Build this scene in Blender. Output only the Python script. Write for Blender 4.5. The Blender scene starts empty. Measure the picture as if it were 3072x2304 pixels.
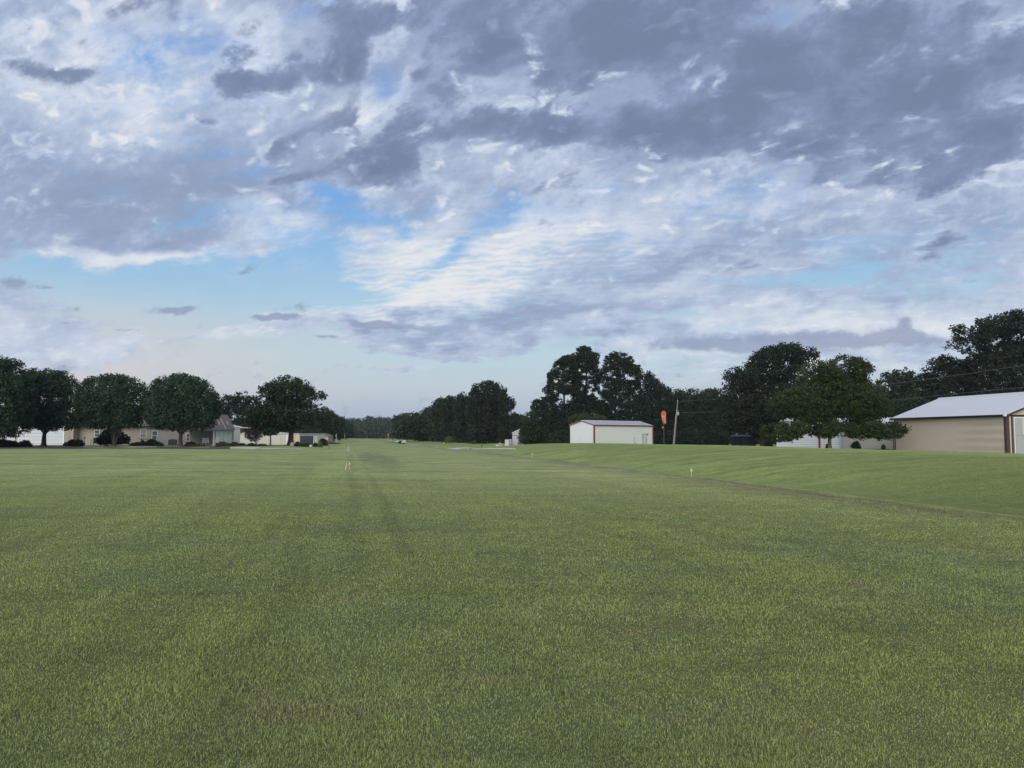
import bpy, math, random
import numpy as np
from mathutils import Vector, Matrix
R = math.radians
random.seed(7)
rng = np.random.default_rng(7)
SC = bpy.context.scene
COL = SC.collection

def lin(r, g, b, k=1.0):
    def f(c):
        c /= 255.0
        return (c / 12.92 if c <= 0.04045 else ((c + 0.055) / 1.055) ** 2.4) * k
    return (f(r), f(g), f(b), 1.0)

# ------------------------------------------------------------------ camera
EYE = 1.6
FPX = 2304.0
PITCH = math.atan((1303 - 1152) / FPX)
cam = bpy.data.cameras.new("camera")
cam.sensor_fit = 'HORIZONTAL'
cam.sensor_width = 36.0
cam.lens = 27.0
cam.clip_start = 0.05
cam.clip_end = 6000
cam_o = bpy.data.objects.new("camera", cam)
COL.objects.link(cam_o)
cam_o.location = (0, 0, EYE)
cam_o.rotation_euler = (math.pi / 2 + PITCH, 0, 0)
SC.camera = cam_o
CP, SP = math.cos(PITCH), math.sin(PITCH)

def ray(px, py):
    """direction (x, 1, z) through a point of the 3072x2304 photograph"""
    a = (px - 1536) / FPX
    b = (1152 - py) / FPX
    d = CP - b * SP
    return a / d, (SP + b * CP) / d

def W(px, py, Y):
    q = ray(px, py)
    return Vector((q[0] * Y, Y, EYE + q[1] * Y))

# ------------------------------------------------------------------ view
SC.view_settings.view_transform = 'Standard'
SC.view_settings.look = 'None'
SC.view_settings.gamma = 1.0
SC.view_settings.exposure = 0.0
SC.cycles.max_bounces = 6
SC.cycles.volume_bounces = 0
SC.cycles.use_denoising = True

# ------------------------------------------------------------------ sun
SUN_AZ, SUN_EL = R(195), R(23)
sl = bpy.data.lights.new("sun", 'SUN')
sl.energy = 2.6
sl.angle = R(50)
sl.color = (1.0, 0.95, 0.88)
so = bpy.data.objects.new("sun", sl)
COL.objects.link(so)
sd = Vector((math.sin(SUN_AZ) * math.cos(SUN_EL), math.cos(SUN_AZ) * math.cos(SUN_EL), math.sin(SUN_EL)))
so.rotation_euler = sd.to_track_quat('Z', 'Y').to_euler()
so.location = (0, -20, 40)

# ------------------------------------------------------------------ node helpers
class NT:
    def __init__(s, tree):
        s.t = tree; s.n = tree.nodes; s.l = tree.links
    def node(s, kind, **kw):
        n = s.n.new(kind)
        for k, v in kw.items(): setattr(n, k, v)
        return n
    def put(s, sock, v):
        if isinstance(v, bpy.types.NodeSocket): s.l.new(v, sock)
        else: sock.default_value = v
    def math(s, op, a, b=0.0, c=0.0, clamp=False):
        n = s.node('ShaderNodeMath', operation=op, use_clamp=clamp)
        s.put(n.inputs[0], a); s.put(n.inputs[1], b)
        if op in ('MULTIPLY_ADD',): s.put(n.inputs[2], c)
        return n.outputs[0]
    def vmath(s, op, a, b=None):
        n = s.node('ShaderNodeVectorMath', operation=op)
        s.put(n.inputs[0], a)
        if b is not None: s.put(n.inputs[1], b)
        return n.outputs[0]
    def sep(s, v):
        n = s.node('ShaderNodeSeparateXYZ'); s.put(n.inputs[0], v); return n.outputs
    def comb(s, x, y, z=0.0):
        n = s.node('ShaderNodeCombineXYZ')
        s.put(n.inputs[0], x); s.put(n.inputs[1], y); s.put(n.inputs[2], z); return n.outputs[0]
    def noise(s, v, scale, detail=4.0, rough=0.55, dist=0.0, lac=2.0):
        n = s.node('ShaderNodeTexNoise')
        s.put(n.inputs['Vector'], v); n.inputs['Scale'].default_value = scale
        n.inputs['Detail'].default_value = detail; n.inputs['Roughness'].default_value = rough
        n.inputs['Distortion'].default_value = dist; n.inputs['Lacunarity'].default_value = lac
        return n.outputs['Fac']
    def mapping(s, v, loc=(0,0,0), rot=(0,0,0), scale=(1,1,1), kind='POINT'):
        n = s.node('ShaderNodeMapping', vector_type=kind)
        s.put(n.inputs['Vector'], v); n.inputs['Location'].default_value = loc
        n.inputs['Rotation'].default_value = rot; n.inputs['Scale'].default_value = scale
        return n.outputs[0]
    def ss(s, v, lo, hi, a=0.0, b=1.0):
        n = s.node('ShaderNodeMapRange', interpolation_type='SMOOTHSTEP')
        s.put(n.inputs[0], v)
        for i, x in enumerate((lo, hi, a, b)): s.put(n.inputs[1 + i], x)
        return n.outputs[0]
    def mix(s, f, a, b, mode='MIX'):
        n = s.node('ShaderNodeMix', data_type='RGBA', blend_type=mode)
        s.put(n.inputs[0], f); s.put(n.inputs[6], a); s.put(n.inputs[7], b)
        return n.outputs[2]
    def ramp(s, v, stops, mode='LINEAR'):
        n = s.node('ShaderNodeValToRGB'); cr = n.color_ramp; cr.interpolation = mode
        while len(cr.elements) < len(stops): cr.elements.new(0.5)
        for e, (p, c) in zip(cr.elements, stops): e.position = p; e.color = c
        s.put(n.inputs[0], v)
        return n.outputs[0]

# ------------------------------------------------------------------ sky
def build_world():
    w = bpy.data.worlds.new("World"); SC.world = w; w.use_nodes = True
    w.cycles.sampling_method = 'MANUAL'; w.cycles.sample_map_resolution = 512
    t = NT(w.node_tree); t.n.clear()
    d = t.node('ShaderNodeTexCoord').outputs['Generated']
    x, y, z = t.sep(d)
    m = t.math('MAXIMUM', t.math('ABSOLUTE', y), 0.25)
    qx = t.math('DIVIDE', x, m); qz = t.math('DIVIDE', z, m)
    zz = t.math('ADD', t.math('MAXIMUM', z, 0.0), 0.26)
    P = t.comb(t.math('DIVIDE', x, zz), t.math('DIVIDE', y, zz), 0.0)
    q0 = t.comb(qx, qz, 0.0)
    # domain warp so that cloud borders are never geometric
    def warped(v, sc, amt, seed):
        n = t.node('ShaderNodeTexNoise'); t.put(n.inputs['Vector'], t.vmath('ADD', v, (seed, seed * .7, 0)))
        n.inputs['Scale'].default_value = sc; n.inputs['Detail'].default_value = 5
        o = t.vmath('SUBTRACT', n.outputs['Color'], (.5, .5, .5))
        n2 = t.node('ShaderNodeVectorMath', operation='SCALE'); t.put(n2.inputs[0], o); n2.inputs['Scale'].default_value = amt
        return n2.outputs[0]
    q = t.vmath('ADD', q0, warped(P, 2.2, 0.13, 3.1))
    q = t.vmath('MULTIPLY', t.vmath('ADD', q, warped(P, 8.0, 0.055, 5.7)), (1, 1, 0))
    qs = t.vmath('MULTIPLY', t.vmath('ADD', q0, warped(q0, 22, 0.022, 9.0)), (1, 1, 0))
    K = 3072 / 2212.0
    def field(vec, blobs, base):
        acc = base
        for bl in blobs:
            cx, cy, rx, ry, rot, amp = bl
            c = ray(cx * K, cy * K)
            mp = t.mapping(vec, (c[0], c[1], 0), (0, 0, R(rot)), (rx * K / FPX, ry * K / FPX, 1), 'TEXTURE')
            g = t.node('ShaderNodeTexGradient', gradient_type='SPHERICAL'); t.put(g.inputs[0], mp)
            acc = t.math('MULTIPLY_ADD', g.outputs['Fac'], amp, acc)
        return acc
    # clear air
    clear = t.ramp(z, [(0.0, lin(164, 178, 204)), (0.03, lin(176, 188, 208)), (0.06, lin(192, 204, 214)),
                       (0.10, lin(186, 213, 223)), (0.15, lin(170, 206, 228)), (0.22, lin(142, 190, 230)), (0.29, lin(116, 172, 231)),
                       (0.6, lin(84, 140, 225)), (1.0, lin(85, 130, 215))])
    skyt = t.node('ShaderNodeTexSky', sky_type='NISHITA')
    skyt.sun_disc = False; skyt.sun_elevation = SUN_EL; skyt.sun_rotation = SUN_AZ
    nish = t.vmath('MULTIPLY', skyt.outputs[0], (0.10, 0.10, 0.10))
    clear = t.mix(0.10, clear, nish)
    warm = t.ss(t.math('ADD', qx, t.math('MULTIPLY', qz, -1.0)), -0.15, -0.75)
    clear = t.mix(t.math('MULTIPLY', t.math('MULTIPLY', warm, 0.9), t.ss(z, .19, .08)), clear, lin(214, 208, 206))
    # ---- high white / lavender sheet
    gaps = [(830,455,170,50,6,-.62),(700,440,120,50,0,-.7),(1010,500,160,45,42,-.55),(900,560,60,60,0,-.2),(700,570,190,120,-15,-.55),
            (480,655,430,85,3,-1.3),(150,610,300,48,-6,-1.2),(600,610,170,60,20,-.9),(60,565,160,30,-8,-.7),
            (800,800,560,60,-3,-1.7),(640,850,1500,75,0,-1.2),(1000,880,1200,60,0,-1.2),(1130,775,260,40,4,-.8),
            (1480,690,200,28,5,-.55),(1720,595,260,36,4,-.5),(2100,610,220,30,8,-.35),(1880,780,500,34,0,-.4),
            (840,190,110,110,40,-.35),(520,120,120,60,0,-.25),(420,60,120,60,0,-.25),(340,150,80,60,0,-.2),(1130,95,50,40,0,-.2)]
    A = field(q, [g_[:5] + (g_[5] * 1.45,) for g_ in gaps], 0.66)
    n1 = t.noise(t.mapping(P, rot=(0,0,R(-28)), scale=(1.5, 1.0, 1), kind='TEXTURE'), 2.6, 11, .66, 0.3)
    n2 = t.noise(t.mapping(P, loc=(4,9,0), rot=(0,0,R(-12)), scale=(2.0, 1.0, 1), kind='TEXTURE'), 8.0, 8, .62, 0.3)
    rip = t.node('ShaderNodeTexWave', wave_type='BANDS', bands_direction='Y')
    t.put(rip.inputs['Vector'], t.mapping(P, rot=(0,0,R(7)))); rip.inputs['Scale'].default_value = 8.0
    rip.inputs['Distortion'].default_value = 9.0; rip.inputs['Detail'].default_value = 5; rip.inputs['Detail Scale'].default_value = 1.6
    rmask = field(q, [(1000,590,420,170,8,1.6),(1500,520,500,120,0,.7)], 0.0)
    rp = t.math('MULTIPLY', t.math('SUBTRACT', rip.outputs['Fac'], 0.5), t.math('MULTIPLY_ADD', rmask, .14, .03))
    nh = t.math('MULTIPLY_ADD', t.math('SUBTRACT', n2, 0.5), 1.8, t.math('MULTIPLY', t.math('SUBTRACT', n1, 0.5), 2.6))
    nh = t.math('ADD', rp, nh)
    aH = t.ss(t.math('ADD', A, nh), -0.25, 0.70)
    aH = t.math('MULTIPLY', aH, t.ss(z, .02, .09, .35, 1.0))
    # thickness: white where thin or lit, lavender where thick
    Sb = [(260,190,560,300,0,-.55),(180,450,480,130,-4,.75),(480,400,260,110,10,.4),(60,330,200,80,0,.35),(1560,520,620,110,8,.5),(1950,560,420,110,6,.35),
          (1150,690,420,62,-4,.8),(850,700,220,30,0,.5),(1500,640,400,50,4,.3),(2050,450,300,80,8,.4),
          (380,540,260,40,-8,.4),(1300,600,200,40,15,.3),
          (220,90,120,50,-25,-1.0),(500,60,160,60,-10,-.5),(600,90,100,70,0,-.5),(370,215,120,50,10,-.6),
          (330,290,110,40,10,-.4),(750,245,110,60,30,-.9),(1060,260,110,50,0,-.5),
          (560,490,200,40,-14,-.8),(330,580,360,34,-9,-.9),(700,590,260,120,-5,-.8),(900,640,420,70,8,-.9),(1080,540,420,150,10,-.8),(1450,600,420,60,8,-.4),(1700,430,420,60,10,-.4),(1900,480,400,70,10,-.35),
          (1230,380,320,60,-6,-.5),(1350,450,300,50,12,-.4),(880,500,140,60,0,-.7),(1320,710,260,26,3,-.6),(1000,775,260,16,-4,-.4),
          (500,740,260,34,-6,-.4),(120,730,300,40,-4,-.3),(1900,680,500,60,0,-.8),(1700,775,500,24,0,-.6),(1750,480,180,26,15,-.4),(1540,250,60,40,30,-.3)]
    S = field(q, Sb, 0.22)
    n3 = t.noise(t.mapping(P, loc=(11,3,0), rot=(0,0,R(-30)), scale=(1.6, 1.0, 1), kind='TEXTURE'), 6.0, 11, .67, 0.2)
    pf = t.noise(t.mapping(t.comb(qx, qz, t.math('MULTIPLY', y, .3)), loc=(.3,.2,0), rot=(0,0,R(38)), scale=(1.35, 1.0, 1), kind='TEXTURE'), 13.0, 9, .62, 0.15)
    fine = t.noise(t.mapping(t.comb(qx, qz, 0), loc=(3,1,0), rot=(0,0,R(30)), scale=(1.5, 1.0, 1), kind='TEXTURE'), 34.0, 7, .62, 0.1)
    vo = t.node('ShaderNodeTexVoronoi', feature='SMOOTH_F1', voronoi_dimensions='2D')
    wp = t.vmath('ADD', t.mapping(P, rot=(0,0,R(-36)), scale=(1.5, 1.0, 1), kind='TEXTURE'), warped(P, 5.0, 0.16, 2.2))
    t.put(vo.inputs['Vector'], wp); vo.inputs['Scale'].default_value = 13.0
    vo.inputs['Detail'].default_value = 3.0; vo.inputs['Roughness'].default_value = .55; vo.inputs['Smoothness'].default_value = .5
    bil = t.ss(vo.outputs['Distance'], .10, .75, .5, -.5)
    S = t.math('MULTIPLY_ADD', bil, t.ss(z, .16, .34, -.35, -1.05), S)
    S = t.math('MULTIPLY_ADD', t.math('SUBTRACT', n3, 0.5), t.ss(z, .20, .42, -1.3, -1.3), S)
    S = t.math('MULTIPLY_ADD', t.math('SUBTRACT', fine, 0.5), -1.0, S)
    S = t.math('MULTIPLY_ADD', t.math('SUBTRACT', pf, 0.5), t.ss(z, .18, .42, -.6, -1.6), S)
    S = t.math('MULTIPLY_ADD', rp, -1.1, S)
    hcol = t.ramp(t.ss(S, -0.65, 1.45, 0, 1), [(0.0, lin(232, 234, 237)), (0.24, lin(208, 217, 231)), (0.52, lin(182, 196, 219)), (0.78, lin(158, 173, 202)), (1.0, lin(144, 159, 187))])
    sky = t.mix(t.math('MULTIPLY_ADD', aH, .90, .08), clear, hcol)
    # ---- lower dark layer
    Db = [(1750,120,750,260,0,1.3),(1300,60,520,140,0,.9),(2000,230,420,190,5,.7),(1050,120,110,100,60,1.1),(960,50,220,90,0,1.0),
          (930,180,110,90,20,.7),(735,130,120,130,50,1.3),(760,40,120,60,0,.7),(500,195,110,50,15,1.0),(620,175,80,50,20,.9),
          (430,270,80,38,10,.95),(290,312,80,26,0,.5),(120,148,190,42,-4,.75),(385,45,34,50,0,.6),(640,315,110,40,30,.9),(710,285,170,60,35,.9),
          (600,418,90,32,16,1.05),(690,385,90,38,20,.9),(850,365,130,80,30,1.25),(900,290,240,80,22,.9),(1070,285,200,70,10,.9),
          (1200,270,220,60,8,.8),(1400,290,260,80,0,.9),(1560,250,340,110,0,.8),(1740,330,260,60,-8,.75),(1790,385,150,34,12,.85),
          (1450,345,160,36,12,.5),(2060,340,260,60,12,.5),(2030,545,260,70,22,.42),(1620,545,240,34,8,.5),(1850,440,260,40,18,.35),
          (850,150,80,120,10,-.75),(820,235,100,60,40,-.75),(1690,45,40,90,-30,-.5),
          (1560,270,50,34,60,-.5),(1960,170,90,20,28,-.3),(1050,200,70,60,0,-.6),(960,250,50,40,0,-.3)]
    Db.append((200,320,620,330,0,-.40)); Db.append((280,430,460,170,0,-.45)); Db.append((1700,480,700,140,0,-.25)); Db.append((1050,560,500,160,0,-.4))
    D = field(q, [b_[:5] + (b_[5] * 1.2,) for b_ in Db], -0.74)
    d1 = t.noise(t.mapping(P, loc=(2,5,0), rot=(0,0,R(-40)), scale=(1.5, 1.0, 1), kind='TEXTURE'), 7.0, 12, .66, 0.1)
    d2 = t.noise(t.mapping(P, loc=(7,1,0), rot=(0,0,R(-40)), scale=(1.8, 1.0, 1), kind='TEXTURE'), 2.6, 6, .55, 0.3)
    dn = t.math('MULTIPLY_ADD', t.math('SUBTRACT', d1, 0.5), 2.6, t.math('MULTIPLY', t.math('SUBTRACT', d2, 0.5), 1.4))
    dn = t.math('MULTIPLY_ADD', t.math('SUBTRACT', pf, 0.5), 3.0, dn)
    dn = t.math('MULTIPLY_ADD', t.math('SUBTRACT', fine, 0.5), 1.1, dn)
    dn = t.math('MULTIPLY_ADD', bil, t.ss(z, .15, .28, 0.0, -.75), dn)
    Dn = t.math('ADD', D, dn)
    rim = t.math('MULTIPLY', t.ss(Dn, -0.75, -0.20), t.ss(Dn, 0.25, -0.15))
    rimmask = t.ss(z, 0.16, 0.30)
    sky = t.mix(t.math('MULTIPLY', t.math('MULTIPLY', rim, rimmask), t.ss(pf, .40, .62, .05, .5)), sky, lin(214, 224, 243))
    aD = t.ss(Dn, -0.34, 0.50)
    dcol = t.ramp(t.math('MULTIPLY_ADD', Dn, 0.34, t.math('ADD', t.math('MULTIPLY', t.math('SUBTRACT', n3, .5), -.9), t.math('ADD', t.math('MULTIPLY', bil, -.30), t.math('MULTIPLY', t.math('SUBTRACT', pf, .5), 1.2)))),
                  [(0.0, lin(152, 166, 199)), (0.28, lin(131, 146, 178)), (0.62, lin(116, 131, 161)), (1.0, lin(112, 127, 153))])
    sky = t.mix(t.math('MULTIPLY', aD, 0.95), sky, dcol)
    # ---- small low cumulus near the horizon
    Lb = [(370,670,95,17,6,1.3),(410,662,40,14,20,.7),(600,690,100,14,0,1.5),(590,684,50,14,0,.6),(820,700,170,15,-4,1.35),(790,716,60,24,0,1.2),(700,732,110,10,-6,.9),
          (280,712,80,8,-3,.9),(165,672,60,13,0,.9),(35,612,90,30,-4,1.2),(150,700,100,9,-4,.8),(420,708,40,14,30,.8),(745,676,60,8,0,.6),(110,622,60,10,0,.6),
          (743,888,20,22,0,1.0),(742,905,14,20,0,.8),
          (1720,738,430,40,0,1.6),(1880,728,190,26,0,.8),(1960,712,52,34,0,1.3),(1952,692,24,26,0,1.2),(2030,740,110,18,0,.6),(1500,745,260,20,0,.6)]
    L = field(qs, Lb, -0.55)
    ln = t.noise(t.mapping(q0, scale=(1, 1.5, 1)), 40, 8, .65, 0.0)
    aL = t.ss(t.math('MULTIPLY_ADD', t.math('SUBTRACT', ln, 0.5), 2.0, L), -0.12, t.ss(qx, .0, .45, .50, .80))
    aL = t.math('MULTIPLY', t.math('MULTIPLY', aL, t.ss(L, -.52, -.30)), t.ss(z, .02, .09, .45, 1.0))
    lcol = t.mix(t.ss(z, 0.03, 0.17), lin(156, 167, 190), lin(143, 155, 187))
    lcol = t.mix(t.ss(t.math('MULTIPLY_ADD', t.math('SUBTRACT', ln, .5), -2.5, L), .1, -.5, 0, .45), lcol, lin(196, 203, 220))
    sky = t.mix(t.math('MULTIPLY', aL, 0.80), sky, lcol)
    # below the horizon: dull ground tone (never seen, only lights from beneath)
    sky = t.mix(t.ss(z, -0.02, 0.0), lin(90, 100, 80), sky)
    k = t.vmath('MULTIPLY', sky, (10, 10, 10))
    bg = t.node('ShaderNodeBackground'); t.put(bg.inputs[0], k); bg.inputs[1].default_value = 0.1
    out = t.node('ShaderNodeOutputWorld'); t.l.new(bg.outputs[0], out.inputs[0])
build_world()

# ------------------------------------------------------------------ terrain
def sst(a, b, v):
    u = np.clip((v - a) / (b - a), 0, 1)
    return u * u * (3 - 2 * u)
CA, SA = math.cos(R(12.0)), math.sin(R(12.0))
def perp(x, y): return CA * x + SA * y
def along(x, y): return -SA * x + CA * y
def terr(x, y):
    x = np.asarray(x, float); y = np.asarray(y, float)
    p = perp(x, y)
    r = np.maximum(y, 0)
    z = -0.25 * sst(55, 115, r) - 0.55 * sst(118, 185, r) - 7.0 * sst(430, 620, r)
    fade = 1 - sst(300, 420, r)
    z += (0.66 * sst(14.5, 25, p) - 1.01 * sst(28, 62, p)) * fade * (1 - 0.8 * sst(95, 135, r) * (1 - sst(31, 41, p)))
    z += -0.26 * np.exp(-((p - 15.2) / 1.7) ** 2) * fade * sst(8, 20, r)
    z += 0.10 * sst(-1, -9, p) * sst(30, 60, r) * fade
    z += -0.10 * np.exp(-((p - 3.0) / 1.6) ** 2) * np.exp(-((r - 62) / 22) ** 2)
    z += 0.035 * np.sin(x * 0.23 + 1.3) * np.sin(y * 0.17) + 0.015 * np.sin(x * 0.9 + y * 0.5) + 0.012 * np.sin(y * 1.3 - x * 0.4)
    z += 0.05 * np.sin(x * 0.11 + y * 0.07) * sst(20, 60, r)
    z += -0.62 * np.exp(-((x + 1) / 9) ** 2 - ((y - 130) / 22) ** 2)
    z *= sst(0, 4, np.hypot(x, y))
    return z
def tz(x, y): return float(terr(x, y))
def gx(px, Y): return ray(px, 1330)[0] * Y
def hit(px, py):
    """where the sight line of a photo pixel meets the ground"""
    q = ray(px, py); a = 3.0
    for _ in range(6000):
        b = a * 1.002 + 0.005
        if EYE + q[1] * b < tz(q[0] * b, b): break
        a = b
    return (q[0] * a, a)

# ------------------------------------------------------------------ mesh helpers
def tag(o, label=None, cat=None, group=None, kind=None):
    if label: o['label'] = label
    if cat: o['category'] = cat
    if group: o['group'] = group
    if kind: o['kind'] = kind
    return o
def empty(name, loc, rz=0.0, label=None, cat=None, group=None):
    o = bpy.data.objects.new(name, None); COL.objects.link(o)
    o.location = loc; o.rotation_euler = (0, 0, rz); o.empty_display_size = 0.3
    return tag(o, label, cat, group)
def link(name, me, mat, parent=None):
    o = bpy.data.objects.new(name, me); COL.objects.link(o)
    if mat: me.materials.append(mat)
    if parent: o.parent = parent
    return o
class MB:
    def __init__(s): s.v = []; s.f = []
    def add(s, vs, fs):
        n = len(s.v); s.v += [tuple(v) for v in vs]; s.f += [tuple(i + n for i in f) for f in fs]; return s
    def box(s, x0, x1, y0, y1, z0, z1):
        v = [(x0,y0,z0),(x1,y0,z0),(x1,y1,z0),(x0,y1,z0),(x0,y0,z1),(x1,y0,z1),(x1,y1,z1),(x0,y1,z1)]
        return s.add(v, [(0,3,2,1),(4,5,6,7),(0,1,5,4),(1,2,6,5),(2,3,7,6),(3,0,4,7)])
    def prism(s, poly, a, b, axis='y'):
        """poly in the other two axes, swept from a to b along axis"""
        def P(p, t):
            if axis == 'y': return (p[0], t, p[1])
            if axis == 'x': return (t, p[0], p[1])
            return (p[0], p[1], t)
        n = len(poly)
        v = [P(p, a) for p in poly] + [P(p, b) for p in poly]
        f = [tuple(range(n)), tuple(range(2 * n - 1, n - 1, -1))]
        f += [(i, i + n, (i + 1) % n + n, (i + 1) % n) for i in range(n)]
        return s.add(v, f)
    def tube(s, pts, rad, n=8, cap=True):
        pts = [Vector(p) for p in pts]
        if not hasattr(rad, '__len__'): rad = [rad] * len(pts)
        rings = []
        for i, p in enumerate(pts):
            d = (pts[min(i + 1, len(pts) - 1)] - pts[max(i - 1, 0)]).normalized()
            up = Vector((0, 0, 1)) if abs(d.z) < .9 else Vector((1, 0, 0))
            a = d.cross(up).normalized(); b = d.cross(a)
            rings.append([p + (a * math.cos(k * 2 * math.pi / n) + b * math.sin(k * 2 * math.pi / n)) * rad[i] for k in range(n)])
        vs = [v for r_ in rings for v in r_]; fs = []
        for i in range(len(rings) - 1):
            for k in range(n):
                fs.append((i*n+k, i*n+(k+1)%n, (i+1)*n+(k+1)%n, (i+1)*n+k))
        if cap: fs += [tuple(range(n - 1, -1, -1)), tuple((len(rings)-1)*n + k for k in range(n))]
        return s.add(vs, fs)
    def lathe(s, prof, c=(0,0,0), n=12):
        vs = []; fs = []
        for r_, z in prof:
            vs += [(c[0] + r_*math.cos(k*2*math.pi/n), c[1] + r_*math.sin(k*2*math.pi/n), c[2] + z) for k in range(n)]
        for i in range(len(prof) - 1):
            for k in range(n): fs.append((i*n+k, i*n+(k+1)%n, (i+1)*n+(k+1)%n, (i+1)*n+k))
        fs += [tuple(range(n-1,-1,-1)), tuple((len(prof)-1)*n+k for k in range(n))]
        return s.add(vs, fs)
    def build(s, name, mat, parent=None, smooth=False):
        me = bpy.data.meshes.new(name); me.from_pydata(s.v, [], s.f); me.update()
        if smooth:
            for p in me.polygons: p.use_smooth = True
        return link(name, me, mat, parent)

# ------------------------------------------------------------------ materials
MATS = {}
def M(name, rgb, rough=0.7, var=0.12, vscale=1.5, rib=None, ribdepth=0.5, bump=0.0, bscale=20, spec=0.3, metal=0.0, dirt=None, lines=None):
    """rgb = linear albedo.  rib=(axis, spacing m): corrugation bump.  lines=(axis, spacing m, darkness): siding laps"""
    if name in MATS: return MATS[name]
    m = bpy.data.materials.new(name); m.use_nodes = True
    t = NT(m.node_tree); b = t.n['Principled BSDF']
    oc = t.node('ShaderNodeTexCoord').outputs['Object']
    nz = t.noise(oc, vscale, 6, .6)
    c1 = tuple(min(1, c * (1 + var)) for c in rgb) + (1,); c0 = tuple(c * (1 - var) for c in rgb) + (1,)
    col = t.mix(nz, c0, c1)
    if dirt:
        # streaky weathering with its own shape
        dn = t.noise(t.mapping(oc, scale=(1.4, 1.4, 0.25)), 2.2, 5, .6)
        col = t.mix(t.math('MULTIPLY', t.ss(dn, .5, .75), dirt[3]), col, tuple(dirt[:3]) + (1,))
    h = None
    ax = {'x': 0, 'y': 1, 'z': 2}
    if rib:
        s_ = t.sep(oc)[ax[rib[0]]]
        ph = t.math('FRACT', t.math('DIVIDE', s_, rib[1]))
        h = t.ss(t.math('ABSOLUTE', t.math('SUBTRACT', ph, .5)), .30, .42)
        col = t.mix(t.math('MULTIPLY', h, .10), col, tuple(c * .55 for c in rgb) + (1,))
    if lines:
        s_ = t.sep(oc)[ax[lines[0]]]
        ph = t.math('FRACT', t.math('DIVIDE', s_, lines[1]))
        h = ph
        ln = t.ss(ph, .80, .93)
        col = t.mix(t.math('MULTIPLY', ln, lines[2]), col, tuple(c * .35 for c in rgb) + (1,))
    t.put(b.inputs['Base Color'], col)
    b.inputs['Roughness'].default_value = rough; b.inputs['Specular IOR Level'].default_value = spec
    b.inputs['Metallic'].default_value = metal
    if h is not None or bump:
        bn = t.node('ShaderNodeBump'); bn.inputs['Strength'].default_value = ribdepth if h is not None else bump
        bn.inputs['Distance'].default_value = 0.03
        t.put(bn.inputs['Height'], h if h is not None else t.noise(oc, bscale, 4, .6))
        t.l.new(bn.outputs[0], b.inputs['Normal'])
    MATS[name] = m
    return m
def L3(r, g, b, k=1.0): return lin(r, g, b, k)[:3]

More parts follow.
